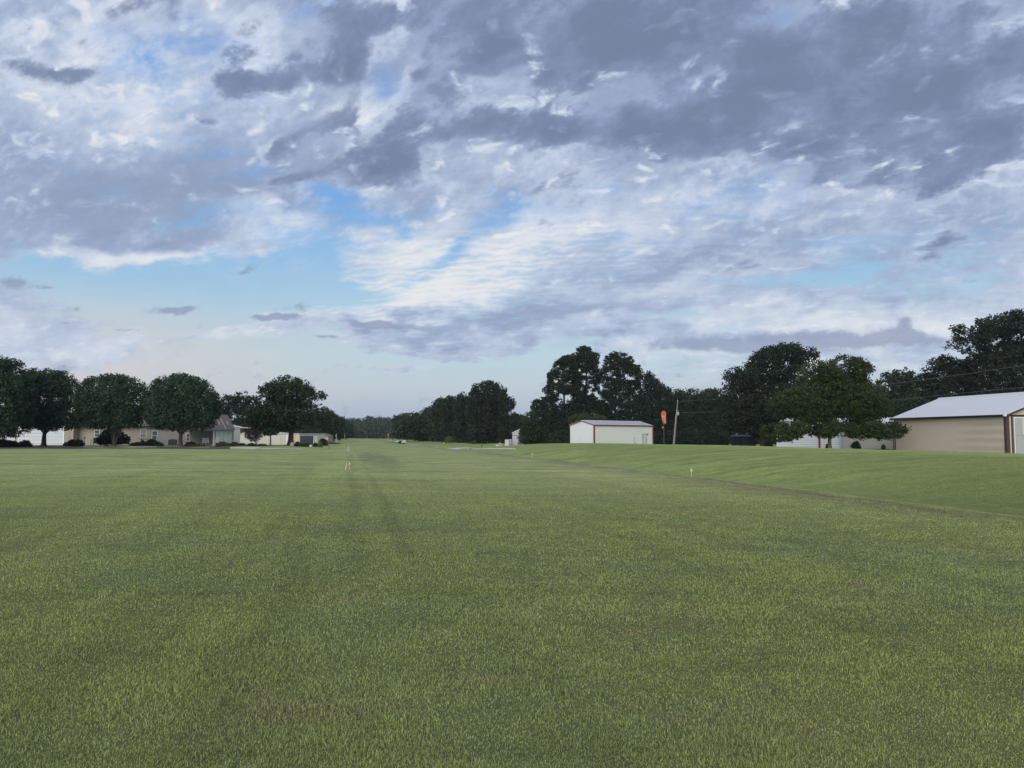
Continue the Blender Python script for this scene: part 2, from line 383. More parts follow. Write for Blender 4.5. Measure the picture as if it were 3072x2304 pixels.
# turf colour shared by the ground sheet and the blades standing on it
def turf_group():
    g = bpy.data.node_groups.new('turf_colour', 'ShaderNodeTree')
    g.interface.new_socket('Color', in_out='OUTPUT', socket_type='NodeSocketColor')
    g.interface.new_socket('Fine', in_out='OUTPUT', socket_type='NodeSocketFloat')
    t = NT(g); out = t.node('NodeGroupOutput')
    pos = t.node('ShaderNodeNewGeometry').outputs['Position']
    px_, py_, pz_ = t.sep(pos)
    flat = t.comb(px_, py_, 0)
    rw = t.mapping(flat, rot=(0, 0, R(-12)))      # x = across the runway, y = along it
    rx, ry, _ = t.sep(rw)
    base = (0.308, 0.350, 0.110, 1)
    yel = (0.375, 0.414, 0.141, 1); blu = (0.239, 0.306, 0.142, 1); brn = (0.325, 0.256, 0.144, 1); dk = (0.178, 0.214, 0.072, 1)
    n1 = t.noise(flat, .30, 6, .6, .6); n2 = t.noise(flat, 1.1, 6, .62, .4); n3 = t.noise(flat, 5.5, 5, .65)
    n4 = t.noise(t.mapping(flat, loc=(31, 7, 0)), .55, 7, .68, .8)
    st = t.noise(t.mapping(rw, scale=(1.3, .05, 1)), 1.0, 5, .6)        # mowing streaks along the strip
    st2 = t.noise(t.mapping(rw, loc=(5, 3, 0), scale=(.35, .02, 1)), 1.0, 3, .5)
    cr = t.noise(t.mapping(flat, scale=(.12, 1.2, 1)), 1.0, 5, .6)       # wide bands of darker turf crossing the view
    c = t.mix(t.math('MULTIPLY', t.ss(n1, .40, .64), .55), base, blu)
    c = t.mix(t.math('MULTIPLY', t.ss(n2, .48, .70), .45), c, yel)
    c = t.mix(t.math('MULTIPLY', t.ss(n4, .54, .72), .50), c, brn)
    c = t.mix(t.math('MULTIPLY', t.ss(n3, .52, .70), .30), c, dk)
    c = t.mix(t.math('MULTIPLY', t.ss(st, .48, .66), .40), c, dk)
    c = t.mix(t.math('MULTIPLY', t.ss(st2, .48, .66), .45), c, yel)
    c = t.mix(t.math('MULTIPLY', t.ss(cr, .50, .64), .30), c, dk)
    # paler, greyer turf on the strip further out; greener lawns on both sides
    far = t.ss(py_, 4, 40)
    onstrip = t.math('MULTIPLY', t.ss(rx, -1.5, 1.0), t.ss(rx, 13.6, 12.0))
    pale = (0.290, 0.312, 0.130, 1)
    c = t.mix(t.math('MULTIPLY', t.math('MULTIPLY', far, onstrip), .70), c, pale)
    lush = (0.225, 0.275, 0.075, 1)
    bank = t.math('MULTIPLY', t.ss(rx, 13.2, 15.0), .65)
    c = t.mix(bank, c, lush)
    lft = t.math('MULTIPLY', t.math('MULTIPLY', t.ss(rx, 0.0, -2.5), far), .5)
    c = t.mix(lft, c, (0.258, 0.290, 0.112, 1))
    # worn brown line at the foot of the bank, broken up
    wob = t.math('MULTIPLY', t.math('SUBTRACT', t.noise(flat, .25, 3), .5), 1.6)
    e = t.math('ABSOLUTE', t.math('ADD', t.math('SUBTRACT', rx, 12.6), wob))
    wn = t.ss(t.noise(t.mapping(rw, scale=(1, .35, 1)), 1.6, 8, .75), .36, .60)
    worn = t.math('MULTIPLY', t.math('MULTIPLY', t.ss(e, 2.6, .1), wn), .80)
    c = t.mix(worn, c, (0.200, 0.168, 0.108, 1))
    wl = t.math('MULTIPLY', t.math('MULTIPLY', t.ss(e, .45, .05), wn), .35)
    c = t.mix(wl, c, (0.120, 0.105, 0.070, 1))
    slope_shade = t.math('MULTIPLY', t.math('MULTIPLY', t.ss(rx, 15.5, 19), t.ss(rx, 30, 24)), .45)  # fresh green bank face, its shading put into the turf colour
    c = t.mix(slope_shade, c, (0.215, 0.245, 0.075, 1))
    crest_light = t.math('MULTIPLY', t.math('MULTIPLY', t.ss(rx, 27, 33), t.ss(rx, 60, 45)), .5)  # paler crest: light along the top put into the turf colour
    c = t.mix(crest_light, c, (0.300, 0.345, 0.115, 1))
    # faint parallel wheel tracks left of the middle
    wt = t.math('MULTIPLY', t.math('SUBTRACT', t.noise(t.mapping(rw, scale=(.2, .12, 1)), 1.0, 2), .5), .9)
    tr = None
    for c0, w0 in ((.15, .20), (.85, .14)):
        e_ = t.ss(t.math('ABSOLUTE', t.math('ADD', t.math('SUBTRACT', rx, c0), wt)), w0 * 1.5, w0 * .3)
        tr = e_ if tr is None else t.math('MAXIMUM', tr, e_)
    tr = t.math('MULTIPLY', t.math('MULTIPLY', tr, t.ss(ry, 6, 12)), t.ss(t.noise(t.mapping(rw, scale=(1, .3, 1)), 1.3, 5, .7), .35, .6, .05, .32))
    c = t.mix(tr, c, (0.135, 0.170, 0.078, 1))
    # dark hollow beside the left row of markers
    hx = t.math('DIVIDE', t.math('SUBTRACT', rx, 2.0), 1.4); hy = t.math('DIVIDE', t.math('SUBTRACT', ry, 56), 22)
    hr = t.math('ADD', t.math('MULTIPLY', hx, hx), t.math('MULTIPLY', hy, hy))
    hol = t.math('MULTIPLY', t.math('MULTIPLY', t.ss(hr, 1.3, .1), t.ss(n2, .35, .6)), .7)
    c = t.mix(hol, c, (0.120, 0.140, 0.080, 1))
    t.put(out.inputs[0], c); t.put(out.inputs[1], n3)
    return g
TURF = turf_group()
def ground_mat():
    m = bpy.data.materials.new('lawn'); m.use_nodes = True
    t = NT(m.node_tree); b = t.n['Principled BSDF']
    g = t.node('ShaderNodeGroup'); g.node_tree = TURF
    pos = t.node('ShaderNodeNewGeometry').outputs['Position']
    _, py_, _z = t.sep(pos)
    f1 = t.noise(pos, 38, 4, .7); f2 = t.noise(t.mapping(pos, scale=(1, .6, 1)), 7, 5, .7)
    k = t.math('MULTIPLY_ADD', t.math('SUBTRACT', f1, .5), 1.6, 1.0)
    k = t.math('MULTIPLY', k, t.math('MULTIPLY_ADD', t.math('SUBTRACT', f2, .5), 1.1, 1.0))
    f3 = t.noise(t.mapping(pos, scale=(.5, 1.6, 1)), 1.6, 7, .72); f4 = t.noise(t.mapping(pos, scale=(.25, 1.3, 1)), .55, 5, .65)
    fw = t.ss(py_, 12, 40, .3, 1.6)
    k = t.math('MULTIPLY', k, t.math('ADD', 1.0, t.math('MULTIPLY', fw, t.math('ADD', t.math('SUBTRACT', f3, .5), t.math('SUBTRACT', f4, .5)))))
    # ground colour darkened towards the viewer, where the modelled blades stand
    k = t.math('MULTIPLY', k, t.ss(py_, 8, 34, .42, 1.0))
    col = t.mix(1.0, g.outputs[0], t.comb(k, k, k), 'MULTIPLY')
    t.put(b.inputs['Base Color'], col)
    b.inputs['Roughness'].default_value = .9; b.inputs['Specular IOR Level'].default_value = .15
    bp = t.node('ShaderNodeBump'); bp.inputs['Strength'].default_value = .7; bp.inputs['Distance'].default_value = .05
    hsum = t.math('ADD', t.noise(pos, 9, 6, .75), t.math('MULTIPLY', t.noise(pos, 1.2, 4, .6), 2.0))
    t.put(bp.inputs['Height'], hsum); t.l.new(bp.outputs[0], b.inputs['Normal'])
    return m
def blade_mat():
    m = bpy.data.materials.new('grass_blade'); m.use_nodes = True
    t = NT(m.node_tree); b = t.n['Principled BSDF']
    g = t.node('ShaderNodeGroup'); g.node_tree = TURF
    at = t.node('ShaderNodeAttribute', attribute_name='tone').outputs['Fac']
    _, py_, _z = t.sep(t.node('ShaderNodeNewGeometry').outputs['Position'])
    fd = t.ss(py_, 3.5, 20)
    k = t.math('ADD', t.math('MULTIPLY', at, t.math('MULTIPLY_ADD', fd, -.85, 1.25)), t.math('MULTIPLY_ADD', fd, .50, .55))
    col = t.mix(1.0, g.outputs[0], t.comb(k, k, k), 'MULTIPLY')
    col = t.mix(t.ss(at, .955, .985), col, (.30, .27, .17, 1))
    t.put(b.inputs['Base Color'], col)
    b.inputs['Roughness'].default_value = .6; b.inputs['Specular IOR Level'].default_value = .25
    tr = t.node('ShaderNodeBsdfTranslucent'); t.put(tr.inputs[0], col)
    mx = t.node('ShaderNodeMixShader'); mx.inputs[0].default_value = .3
    t.l.new(b.outputs[0], mx.inputs[1]); t.l.new(tr.outputs[0], mx.inputs[2])
    t.l.new(mx.outputs[0], t.n['Material Output'].inputs[0])
    return m

def np_mesh(name, verts, counts, mat, parent=None, tone=None):
    """verts (N,3) laid out face after face, counts = corners per face"""
    me = bpy.data.meshes.new(name)
    n = len(verts); me.vertices.add(n); me.vertices.foreach_set('co', verts.astype(np.float32).ravel())
    me.loops.add(n); me.loops.foreach_set('vertex_index', np.arange(n, dtype=np.int32))
    st = np.zeros(len(counts), np.int32); st[1:] = np.cumsum(counts)[:-1]
    me.polygons.add(len(counts)); me.polygons.foreach_set('loop_start', st)
    if tone is not None:
        a = me.attributes.new('tone', 'FLOAT', 'POINT'); a.data.foreach_set('value', tone.astype(np.float32))
    me.update(calc_edges=True)
    return link(name, me, mat, parent)

def build_ground():
    # grid with rows that widen with distance, one sheet to the horizon
    ys = np.concatenate([np.linspace(-60, 0, 16)[:-1], np.linspace(0, 40, 101)[:-1], np.linspace(40, 200, 161)[:-1], np.linspace(200, 640, 120)[:-1], np.geomspace(640, 5000, 14)])
    us = np.concatenate([-np.geomspace(2500, 130, 10)[:-1], np.linspace(-130, 130, 261), np.geomspace(130, 2500, 10)[1:]])
    X, Y = np.meshgrid(us, ys); Z = terr(X, Y)
    nx, ny = len(us), len(ys)
    v = np.stack([X.ravel(), Y.ravel(), Z.ravel()], 1)
    idx = np.arange(nx * ny).reshape(ny, nx)
    f = np.stack([idx[:-1, :-1].ravel(), idx[:-1, 1:].ravel(), idx[1:, 1:].ravel(), idx[1:, :-1].ravel()], 1)
    me = bpy.data.meshes.new('ground'); me.from_pydata(v.tolist(), [], f.tolist()); me.update()
    for p in me.polygons: p.use_smooth = True
    o = link('ground', me, ground_mat()); o['kind'] = 'structure'
build_ground()

def build_grass():
    # blades: density falls with distance, blades get a little coarser
    n = 950000
    yy = 2.3 * np.exp(rng.uniform(0, 1, n) * math.log(48 / 2.3))         # density falls with the square of distance
    keep = rng.uniform(0, 1, n) > sst(14, 46, yy) ** .8; yy = yy[keep]; n = len(yy)
    xx = rng.uniform(-1, 1, n) * .80 * yy
    ww = .0025 * (yy / 3) ** .90; hh = .026 * (yy / 3) ** -.05
    P = np.stack([xx, yy, ww, hh], 1)
    x, y, w, h = P.T
    # tufts: patchy height
    ph = 0.75 + .35 * np.sin(x * 3.1 + 2 * np.sin(y * 1.7)) * np.sin(y * 2.7 + np.sin(x * 2.3)) + .2 * np.sin(x * 9 + y * 5) * np.sin(y * 11 - x * 4)
    h = h * np.clip(ph, .45, 1.5) * rng.uniform(.6, 1.35, n)
    z = terr(x, y)
    th = rng.uniform(0, 2 * np.pi, n); lean = rng.uniform(.25, 1.5, n)
    side = th + rng.uniform(1.0, 2.2, n)
    dx, dy = np.cos(th), np.sin(th); sx, sy = np.cos(side) * w * .5, np.sin(side) * w * .5
    m = .55
    b0 = np.stack([x - sx, y - sy, z - .004], 1); b1 = np.stack([x + sx, y + sy, z - .004], 1)
    mx, my, mz = x + dx * h * lean * .35, y + dy * h * lean * .35, z + h * (.62 - .1 * lean)
    m0 = np.stack([mx - sx * .85, my - sy * .85, mz], 1); m1 = np.stack([mx + sx * .85, my + sy * .85, mz], 1)
    tp = np.stack([x + dx * h * lean, y + dy * h * lean, z + h * np.maximum(1 - .38 * lean, .45)], 1)
    V = np.stack([b0, b1, m1, m0, m0, m1, tp], 1).reshape(-1, 3)
    cnt = np.tile([4, 3], n)
    tone = np.repeat(rng.uniform(0, 1, n), 7)
    o = np_mesh('grass', V, cnt, blade_mat(), None, tone)
    tag(o, 'short mown grass blades covering the near lawn', 'grass', kind='stuff')
build_grass()

# ------------------------------------------------------------------ foliage
def leaf_mat(name, rgb, rgb2, nscale=.6):
    m = bpy.data.materials.new(name); m.use_nodes = True
    t = NT(m.node_tree); b = t.n['Principled BSDF']
    geo = t.node('ShaderNodeNewGeometry')
    n = t.noise(geo.outputs['Position'], nscale, 3, .6)
    at = t.node('ShaderNodeAttribute', attribute_name='tone').outputs['Fac']
    f = t.math('ADD', t.math('MULTIPLY', t.ss(n, .35, .65), .6), t.math('MULTIPLY', at, .4))
    col = t.mix(f, tuple(rgb) + (1,), tuple(rgb2) + (1,))
    t.put(b.inputs['Base Color'], col)
    b.inputs['Roughness'].default_value = .6; b.inputs['Specular IOR Level'].default_value = .2
    tr = t.node('ShaderNodeBsdfTranslucent'); t.put(tr.inputs[0], col)
    mx = t.node('ShaderNodeMixShader'); mx.inputs[0].default_value = .25
    t.l.new(b.outputs[0], mx.inputs[1]); t.l.new(tr.outputs[0], mx.inputs[2])
    t.l.new(mx.outputs[0], t.n['Material Output'].inputs[0])
    return m
LM = {
 'pear': leaf_mat('pear_leaf', (.020,.044,.027), (.058,.102,.049)),
 'oak': leaf_mat('oak_leaf', (.016,.029,.016), (.040,.062,.028)),
 'pine': leaf_mat('pine_needle', (.013,.023,.014), (.032,.047,.026)),
 'maple': leaf_mat('maple_leaf', (.013,.021,.014), (.034,.047,.027)),
 'pecan': leaf_mat('pecan_leaf', (.026,.042,.015), (.056,.080,.026)),
 'wood': leaf_mat('woodland_leaf', (.018,.032,.018), (.043,.066,.031)),
 'far': leaf_mat('far_leaf_hazed', (.036,.056,.034), (.062,.092,.048), .12),  # lighter leaf colour carries part of the distance haze
 'shrub': leaf_mat('shrub_leaf', (.03,.05,.02), (.075,.10,.035), 2.0),
 'gold': leaf_mat('yellow_green_leaf', (.08,.10,.03), (.16,.18,.05), 2.0),
 'dark': leaf_mat('evergreen_leaf', (.012,.024,.018), (.028,.045,.028), 2.0),
 'red': leaf_mat('russet_leaf', (.09,.055,.035), (.17,.10,.06), 2.0),
 'plum': leaf_mat('plum_leaf', (.045,.032,.030), (.09,.07,.055), 2.0),
}
BARK = M('bark', (.060,.050,.042), .9, .35, 6, bump=.6, bscale=14)
BARKL = M('pale_bark', (.16,.14,.12), .9, .3, 6, bump=.6, bscale=14)

def inside(poly, p):
    x, y = p[:, 0], p[:, 1]; c = np.zeros(len(p), bool); j = len(poly) - 1
    for i in range(len(poly)):
        xi, yi = poly[i]; xj, yj = poly[j]
        k = ((yi > y) != (yj > y)) & (x < (xj - xi) * (y - yi) / (yj - yi + 1e-9) + xi); c ^= k; j = i
    return c
def edge_d(poly, p):
    best = np.full(len(p), 1e9)
    for i in range(len(poly)):
        a = np.array(poly[i], float); b = np.array(poly[(i + 1) % len(poly)], float); ab = b - a
        tt = np.clip(((p - a) @ ab) / (ab @ ab + 1e-9), 0, 1)
        best = np.minimum(best, np.hypot(*(p - (a + tt[:, None] * ab)).T))
    return best
def leaves(C, rad, n_each, size, flat=.75, aspect=1.6, upbias=.3):
    """C (k,3) puff centres, rad (k,), n_each (k,) leaves -> quads"""
    idx = np.repeat(np.arange(len(C)), n_each); n = len(idx)
    d = rng.normal(size=(n, 3)); d /= np.linalg.norm(d, axis=1)[:, None] + 1e-9
    r = rng.uniform(0, 1, n) ** .45
    r = r * np.where(rng.uniform(0, 1, n) < .10, rng.uniform(1.05, 1.55, n), 1.0)
    off = d * (r * rad[idx])[:, None]; off[:, 2] *= flat
    p = C[idx] + off
    nm = d * .6 + rng.normal(size=(n, 3)) * .7; nm[:, 2] += upbias; nm /= np.linalg.norm(nm, axis=1)[:, None]
    a = np.cross(nm, rng.normal(size=(n, 3))); a /= np.linalg.norm(a, axis=1)[:, None] + 1e-9
    b = np.cross(nm, a)
    s = size * rng.uniform(.55, 1.35, n)
    a *= (s * aspect * .5)[:, None]; b *= (s * .5)[:, None]
    V = np.stack([p - a, p - b, p + a, p + b], 1).reshape(-1, 3)
    tone = np.repeat(np.clip(rng.uniform(0, 1, n) * .6 + rng.uniform(0, 1, len(C))[idx] * .4, 0, 1), 4)
    return V, tone
def crown_from_poly(poly, Y, D, puff, leaf, kfill=1.0, nl=26, holes=(), flat=.75, drop=0.0):
    """poly: outline in photo pixels at distance Y.  The crown is a real volume D deep around Y."""
    poly = [(float(a), float(b)) for a, b in poly]
    mpp = Y / FPX
    xs = [a for a, _ in poly]; ys = [b for _, b in poly]
    A = 0
    for i in range(len(poly)):
        x1, y1 = poly[i]; x2, y2 = poly[(i + 1) % len(poly)]; A += x1 * y2 - x2 * y1
    A = abs(A) / 2 * mpp * mpp
    n = int(A / (puff * puff) * 5.0 * kfill) + 8
    p = np.stack([rng.uniform(min(xs), max(xs), n * 6), rng.uniform(min(ys), max(ys), n * 6)], 1)
    p = p[inside(poly, p)]
    de = edge_d(poly, p) * mpp
    keep = de > puff * .45
    p, de = p[keep][:n], de[keep][:n]
    if drop > 0:
        ph = rng.uniform(0, 6, 4)
        g = np.sin(p[:, 0] * .16 + ph[0] + 1.5 * np.sin(p[:, 1] * .11 + ph[1])) * np.sin(p[:, 1] * .19 + ph[2] + 1.5 * np.sin(p[:, 0] * .09 + ph[3]))
        k = g > (-1 + 2 * drop) 
        p, de = p[k], de[k]
    for hx, hy, hr in holes:
        k = np.hypot(p[:, 0] - hx, p[:, 1] - hy) > hr; p, de = p[k], de[k]
    Rm = max(de.max(), .5)
    half = D * np.sqrt(np.clip(1 - (1 - np.clip(de / Rm, 0, 1)) ** 2, 0, 1))
    u = rng.uniform(0, 1, len(p)) ** .45 * np.where(rng.uniform(0, 1, len(p)) < .68, -1, 1)
    yy = half * u
    C = np.zeros((len(p), 3))
    for i in range(len(p)):
        Yi = Y + yy[i]
        w_ = W(p[i, 0], p[i, 1], Y); C[i] = (w_.x, Yi, w_.z)
    rad = puff * rng.uniform(.6, 1.25, len(p))
    rad = np.minimum(rad, np.maximum(de * 1.1, puff * .4))
    ne = np.maximum((nl * 1.65 * (rad / puff) ** 2).astype(int), 6)
    return leaves(C, rad, ne, leaf * .76, flat)
def trunk_mesh(base, top, r0, limbs=(), n=8, mat=None, flare=1.5):
    mb = MB(); base = Vector(base); top = Vector(top)
    pts = []; rr = []
    for i in range(7):
        f = i / 6; w_ = base.lerp(top, f) + Vector((math.sin(f * 5 + r0 * 9) * r0 * .4 * f, math.cos(f * 4) * r0 * .3 * f, 0))
        pts.append(w_); rr.append(r0 * ((1 - .6 * f) + (flare - 1) * max(0, 1 - f * 9)))
    mb.tube(pts, rr, n)
    for (f, end, r_) in limbs:
        s_ = base.lerp(top, f); e = Vector(end); mid = s_.lerp(e, .5) + Vector((0, 0, (e - s_).length * .10))
        q1 = s_.lerp(mid, .5) + Vector((0, 0, .05)); q2 = mid.lerp(e, .5)
        mb.tube([s_, q1, mid, q2, e], [r_, r_ * .8, r_ * .6, r_ * .42, r_ * .2], 6)
    return mb
def tree(name, poly, Y, basepx, r0, kind, label, cat='tree', group=None, D=None, puff=.9, leaf=.26, kfill=1.0, nl=26,
         holes=(), flat=.75, drop=0.0, limbs=(), topf=.45, bark=None, lobes=None, stems=None):
    mpp = Y / FPX
    x0 = gx(basepx, Y); z0 = tz(x0, Y)
    root = empty(name, (x0, Y, z0), 0, label, cat, group)
    polys = lobes if lobes else [poly]
    gr = .35 * puff / mpp                     # outlines are drawn at the leaf tips: puff centres sit inside
    def grow(pl):
        cx_ = sum(a for a, _ in pl) / len(pl); cy_ = sum(b for _, b in pl) / len(pl); o_ = []
        for a, b in pl:
            d_ = math.hypot(a - cx_, b - cy_) + 1e-6; k_ = 1 + gr / d_; o_.append((cx_ + (a - cx_) * k_, cy_ + (b - cy_) * (k_ if b < cy_ else 1)))
        return o_
    polys = [grow(pl) for pl in polys]
    Vs = []; Ts = []
    for pl in polys:
        xs = [a for a, _ in pl]; wd = (max(xs) - min(xs)) * mpp
        v, tn = crown_from_poly(pl, Y, D if D else wd * .42, puff, leaf, kfill, nl, holes, flat, drop)
        Vs.append(v); Ts.append(tn)
    V = np.concatenate(Vs); T = np.concatenate(Ts)
    V = V - np.array([x0, Y, z0])
    np_mesh('crown', V, np.full(len(V) // 4, 4), LM[kind], root, T)
    ys = [b for pl in polys for _, b in pl]; ytop = min(ys)
    zt = W(basepx, ytop, Y).z
    top = Vector((0, 0, (zt - z0) * topf))
    cx = np.mean([a for pl in polys for a, _ in pl])
    top.x = (gx(cx, Y) - x0) * .4
    lm = []
    for (lx, ly, f, lr) in limbs:
        w_ = W(lx, ly, Y); lm.append((f, (w_.x - x0, rng.uniform(-.15, .15) * (w_.z - z0), w_.z - z0), lr))
    mb = trunk_mesh((0, 0, -.15), top, r0, lm)
    if stems:
        for (sx, sy, sr) in stems:
            w_ = W(sx, sy, Y)
            mb.tube([(random.uniform(-.1, .1), random.uniform(-.1, .1), -.1), ((w_.x - x0) * .35, .1, (w_.z - z0) * .4), (w_.x - x0, .2, w_.z - z0)], [sr, sr * .8, sr * .5], 6)
    mb.build('trunk', bark or BARK, root, True)
    return root
def ell(cx, cy, rx, ry, n=22, jag=.05, low=None):
    out = []
    for i in range(n):
        a = 2 * math.pi * i / n; k = 1 + random.uniform(-jag, jag)
        X = cx + math.cos(a) * rx * k; Yp = cy + math.sin(a) * ry * k
        if low is not None: Yp = min(Yp, low + random.uniform(-3, 3))
        out.append((X, Yp))
    return out

# ---- the row of round pear trees before the beige house
PG = 'round pear trees in a row before the beige house'
def pear(cx, cy, rx, ry, bx, label, Y, low, stems=None, r0=.36):
    poly = []; rx = rx - 6
    for i in range(30):
        a = 2 * math.pi * i / 30; ca, sa = math.cos(a), math.sin(a)
        e_ = 2.15 if sa < 0 else 3.4; k = (abs(ca) ** e_ + abs(sa) ** e_) ** (-1 / e_) * (1 + random.uniform(-.03, .04))
        poly.append((cx + ca * rx * k, min(cy + sa * ry * k, low + random.uniform(-4, 6))))
    tree('pear_tree', poly, Y, bx, r0, 'pear', label, group=PG, D=rx * Y / FPX * .95, puff=.62, leaf=.23, kfill=1.15, nl=24, flat=.9,
         limbs=[(cx - 45, 1268, .55, .16), (cx + 45, 1266, .55, .16), (cx - 15, 1235, .7, .14), (cx + 25, 1240, .7, .14)], topf=.30, stems=stems)
pear(-16, 1194, 110, 126, -20, 'tall round pear tree cut off by the left edge of the picture', 96, 1318)
pear(140, 1202, 104, 95, 131, 'round pear tree with a single thick trunk before the white garage door', 105, 1292)
pear(343, 1208, 104, 85, 343, 'round pear tree with a bundle of thin stems in front of the spreading evergreen shrub', 106, 1292,
     stems=[(325, 1280, .12), (335, 1270, .12), (352, 1270, .12), (362, 1282, .12)], r0=.22)
pear(549, 1210, 106, 86, 541, 'round pear tree with a forked trunk beside the grey air conditioner', 106, 1296)

# ---- oak right of the house and the pines behind it
tree('oak_tree', None, 126, 872, .50, 'oak', 'wide dark oak tree behind the grey boulder on the left lawn', D=5.5,
     lobes=[[(812,1222),(795,1200),(792,1178),(800,1160),(822,1150),(838,1138),(858,1130),(885,1130),(905,1138),(918,1152),(930,1170),(925,1200),(915,1225)],
            [(915,1160),(935,1158),(955,1170),(964,1190),(960,1215),(940,1225),(922,1215)],
            [(760,1265),(768,1235),(790,1215),(830,1205),(900,1205),(950,1215),(975,1240),(978,1275),(962,1292),(930,1286),(900,1284),(880,1296),(845,1298),(815,1308),(790,1300),(772,1284)]],
     puff=.85, leaf=.30, kfill=.95, drop=.0, holes=[(905,1185,7),(915,1200,8),(938,1195,9),(832,1208,6),(820,1200,6),(950,1205,6),(880,1186,5)],
     limbs=[(820,1190,.5,.22),(920,1180,.6,.22),(950,1200,.5,.15),(790,1250,.4,.2),(960,1255,.4,.2),(870,1150,.9,.2)], topf=.55)
for (pl, bx, lb) in [
    ([(650,1225),(655,1205),(668,1205),(676,1190),(690,1180),(702,1184),(706,1200),(700,1225),(690,1262),(662,1262)], 684, 'tall dark pine behind the peak of the porch roof'),
    ([(700,1240),(706,1200),(716,1182),(728,1171),(742,1180),(746,1200),(744,1235),(740,1275),(700,1275)], 728, 'tallest dark pine behind the pale grey hangar'),
    ([(742,1240),(748,1195),(760,1180),(775,1190),(782,1210),(790,1240),(800,1290),(745,1290)], 764, 'dark pine just left of the wide oak tree')]:
    tree('pine_tree', pl, 190, bx, .35, 'pine', lb, group='pines behind the left hangars', puff=1.2, leaf=.42, kfill=.95, nl=22, D=3.5, topf=.85, flat=.6)

# ---- trees receding along the left side of the strip
LT = 'trees receding along the left side of the grass strip'
for (cx, top, w_, Y, low, lb) in [(978, 1222, 34, 215, 1318, 'nearest tree of the left tree line, right of the oak'),
                             (1000, 1240, 26, 250, 1318, 'tree of the left tree line behind the flagpole'),
                             (1018, 1250, 24, 300, 1318, 'low tree of the left tree line above the low hedge'),
                             (956, 1232, 34, 240, 1322, 'dark tree of the left tree line half hidden by the oak'),
                             (1035, 1258, 22, 360, 1316, 'farthest tree of the left tree line beside the open strip')]:
    tree('broadleaf_tree', ell(cx, (top + low) / 2, w_, (low - top) / 2, jag=.12), Y, cx, .35, 'wood', lb, group=LT, puff=1.5, leaf=.55, kfill=.9, nl=20)

# ---- trees receding along the right side
RT = 'trees receding along the right side of the grass strip'
for (pts, Y, bx, lb, kd) in [
    ([(1178,1262),(1184,1247),(1198,1245),(1212,1240),(1228,1240),(1232,1318),(1182,1318)], 360, 1205, 'farthest tree of the right tree line behind the small far windsock', 'wood'),
    ([(1222,1250),(1232,1240),(1250,1238),(1264,1230),(1272,1320),(1222,1320)], 300, 1246, 'tree of the right tree line above the parked trailers', 'wood'),
    ([(1262,1245),(1270,1230),(1284,1222),(1298,1212),(1306,1326),(1262,1326)], 260, 1284, 'tree of the right tree line above the gravel path', 'wood'),
    ([(1292,1230),(1302,1208),(1318,1197),(1334,1190),(1342,1328),(1292,1328)], 235, 1318, 'dark tree of the right tree line right of the gravel path', 'wood'),
    ([(1325,1220),(1334,1192),(1350,1186),(1368,1190),(1376,1330),(1325,1330)], 220, 1350, 'dense tree left of the highest dome of the right tree line', 'pine'),
    ([(1362,1215),(1370,1184),(1382,1177),(1398,1177),(1412,1190),(1416,1332),(1362,1332)], 208, 1388, 'narrow dark tree touching the big domed tree', 'pine'),
    ([(1400,1240),(1408,1190),(1416,1168),(1424,1155),(1443,1147),(1468,1143),(1491,1150),(1508,1162),(1518,1180),(1508,1230),(1500,1336),(1404,1336)], 190, 1455, 'big domed tree, highest of the right tree line', 'maple'),
    ([(1498,1180),(1512,1165),(1522,1172),(1528,1190),(1540,1200),(1548,1212),(1540,1225),(1528,1240),(1530,1336),(1490,1336)], 186, 1512, 'ragged tree behind the narrow white shed', 'maple'),
    ([(1525,1250),(1540,1235),(1558,1244),(1580,1250),(1600,1336),(1525,1336)], 240, 1562, 'low tree seen between the domed tree and the pines', 'wood')]:
    tree('broadleaf_tree', pts, Y, bx, .4, kd, lb, group=RT, puff=1.25 if Y < 230 else 1.6, leaf=.42 if Y < 230 else .6, kfill=1.0, nl=22, D=6)
tree('flowering_bush', ell(1347, 1322, 13, 13), 205, 1347, .06, 'gold', 'pale yellow green bush at the foot of the right tree line', cat='bush', puff=.4, leaf=.2, nl=14)

# ---- pines behind the white hangar
PNG_ = 'tall pines behind the white hangar'
def pine(lobes, Y, bx, label, limbs, topf=.93, **k):
    tree('pine_tree', None, Y, bx, .30, 'pine', label, group=PNG_, lobes=lobes, puff=.66, leaf=.26, kfill=.95, nl=24, flat=.5, D=2.8, limbs=limbs, topf=topf, **k)
pine([[(1592,1224),(1600,1196),(1626,1188),(1640,1186),(1622,1176),(1630,1162),(1642,1156),(1640,1124),(1656,1104),(1664,1082),(1690,1066),(1722,1060),(1730,1090),(1737,1130),(1747,1180),(1737,1250),(1726,1332),(1608,1332),(1590,1262)]], 168, 1702,
     'left tall pine behind the white hangar, its side stepping down in tiers',
     [(1625,1200,.45,.10),(1640,1150,.6,.10),(1668,1110,.75,.10),(1600,1225,.35,.1),(1730,1160,.6,.08),(1650,1175,.5,.08)],
     holes=[(1652,1174,5),(1667,1178,6),(1692,1196,12),(1710,1190,11),(1680,1190,10),(1672,1208,9),(1741,1138,8),(1664,1146,7),(1722,1200,9)])
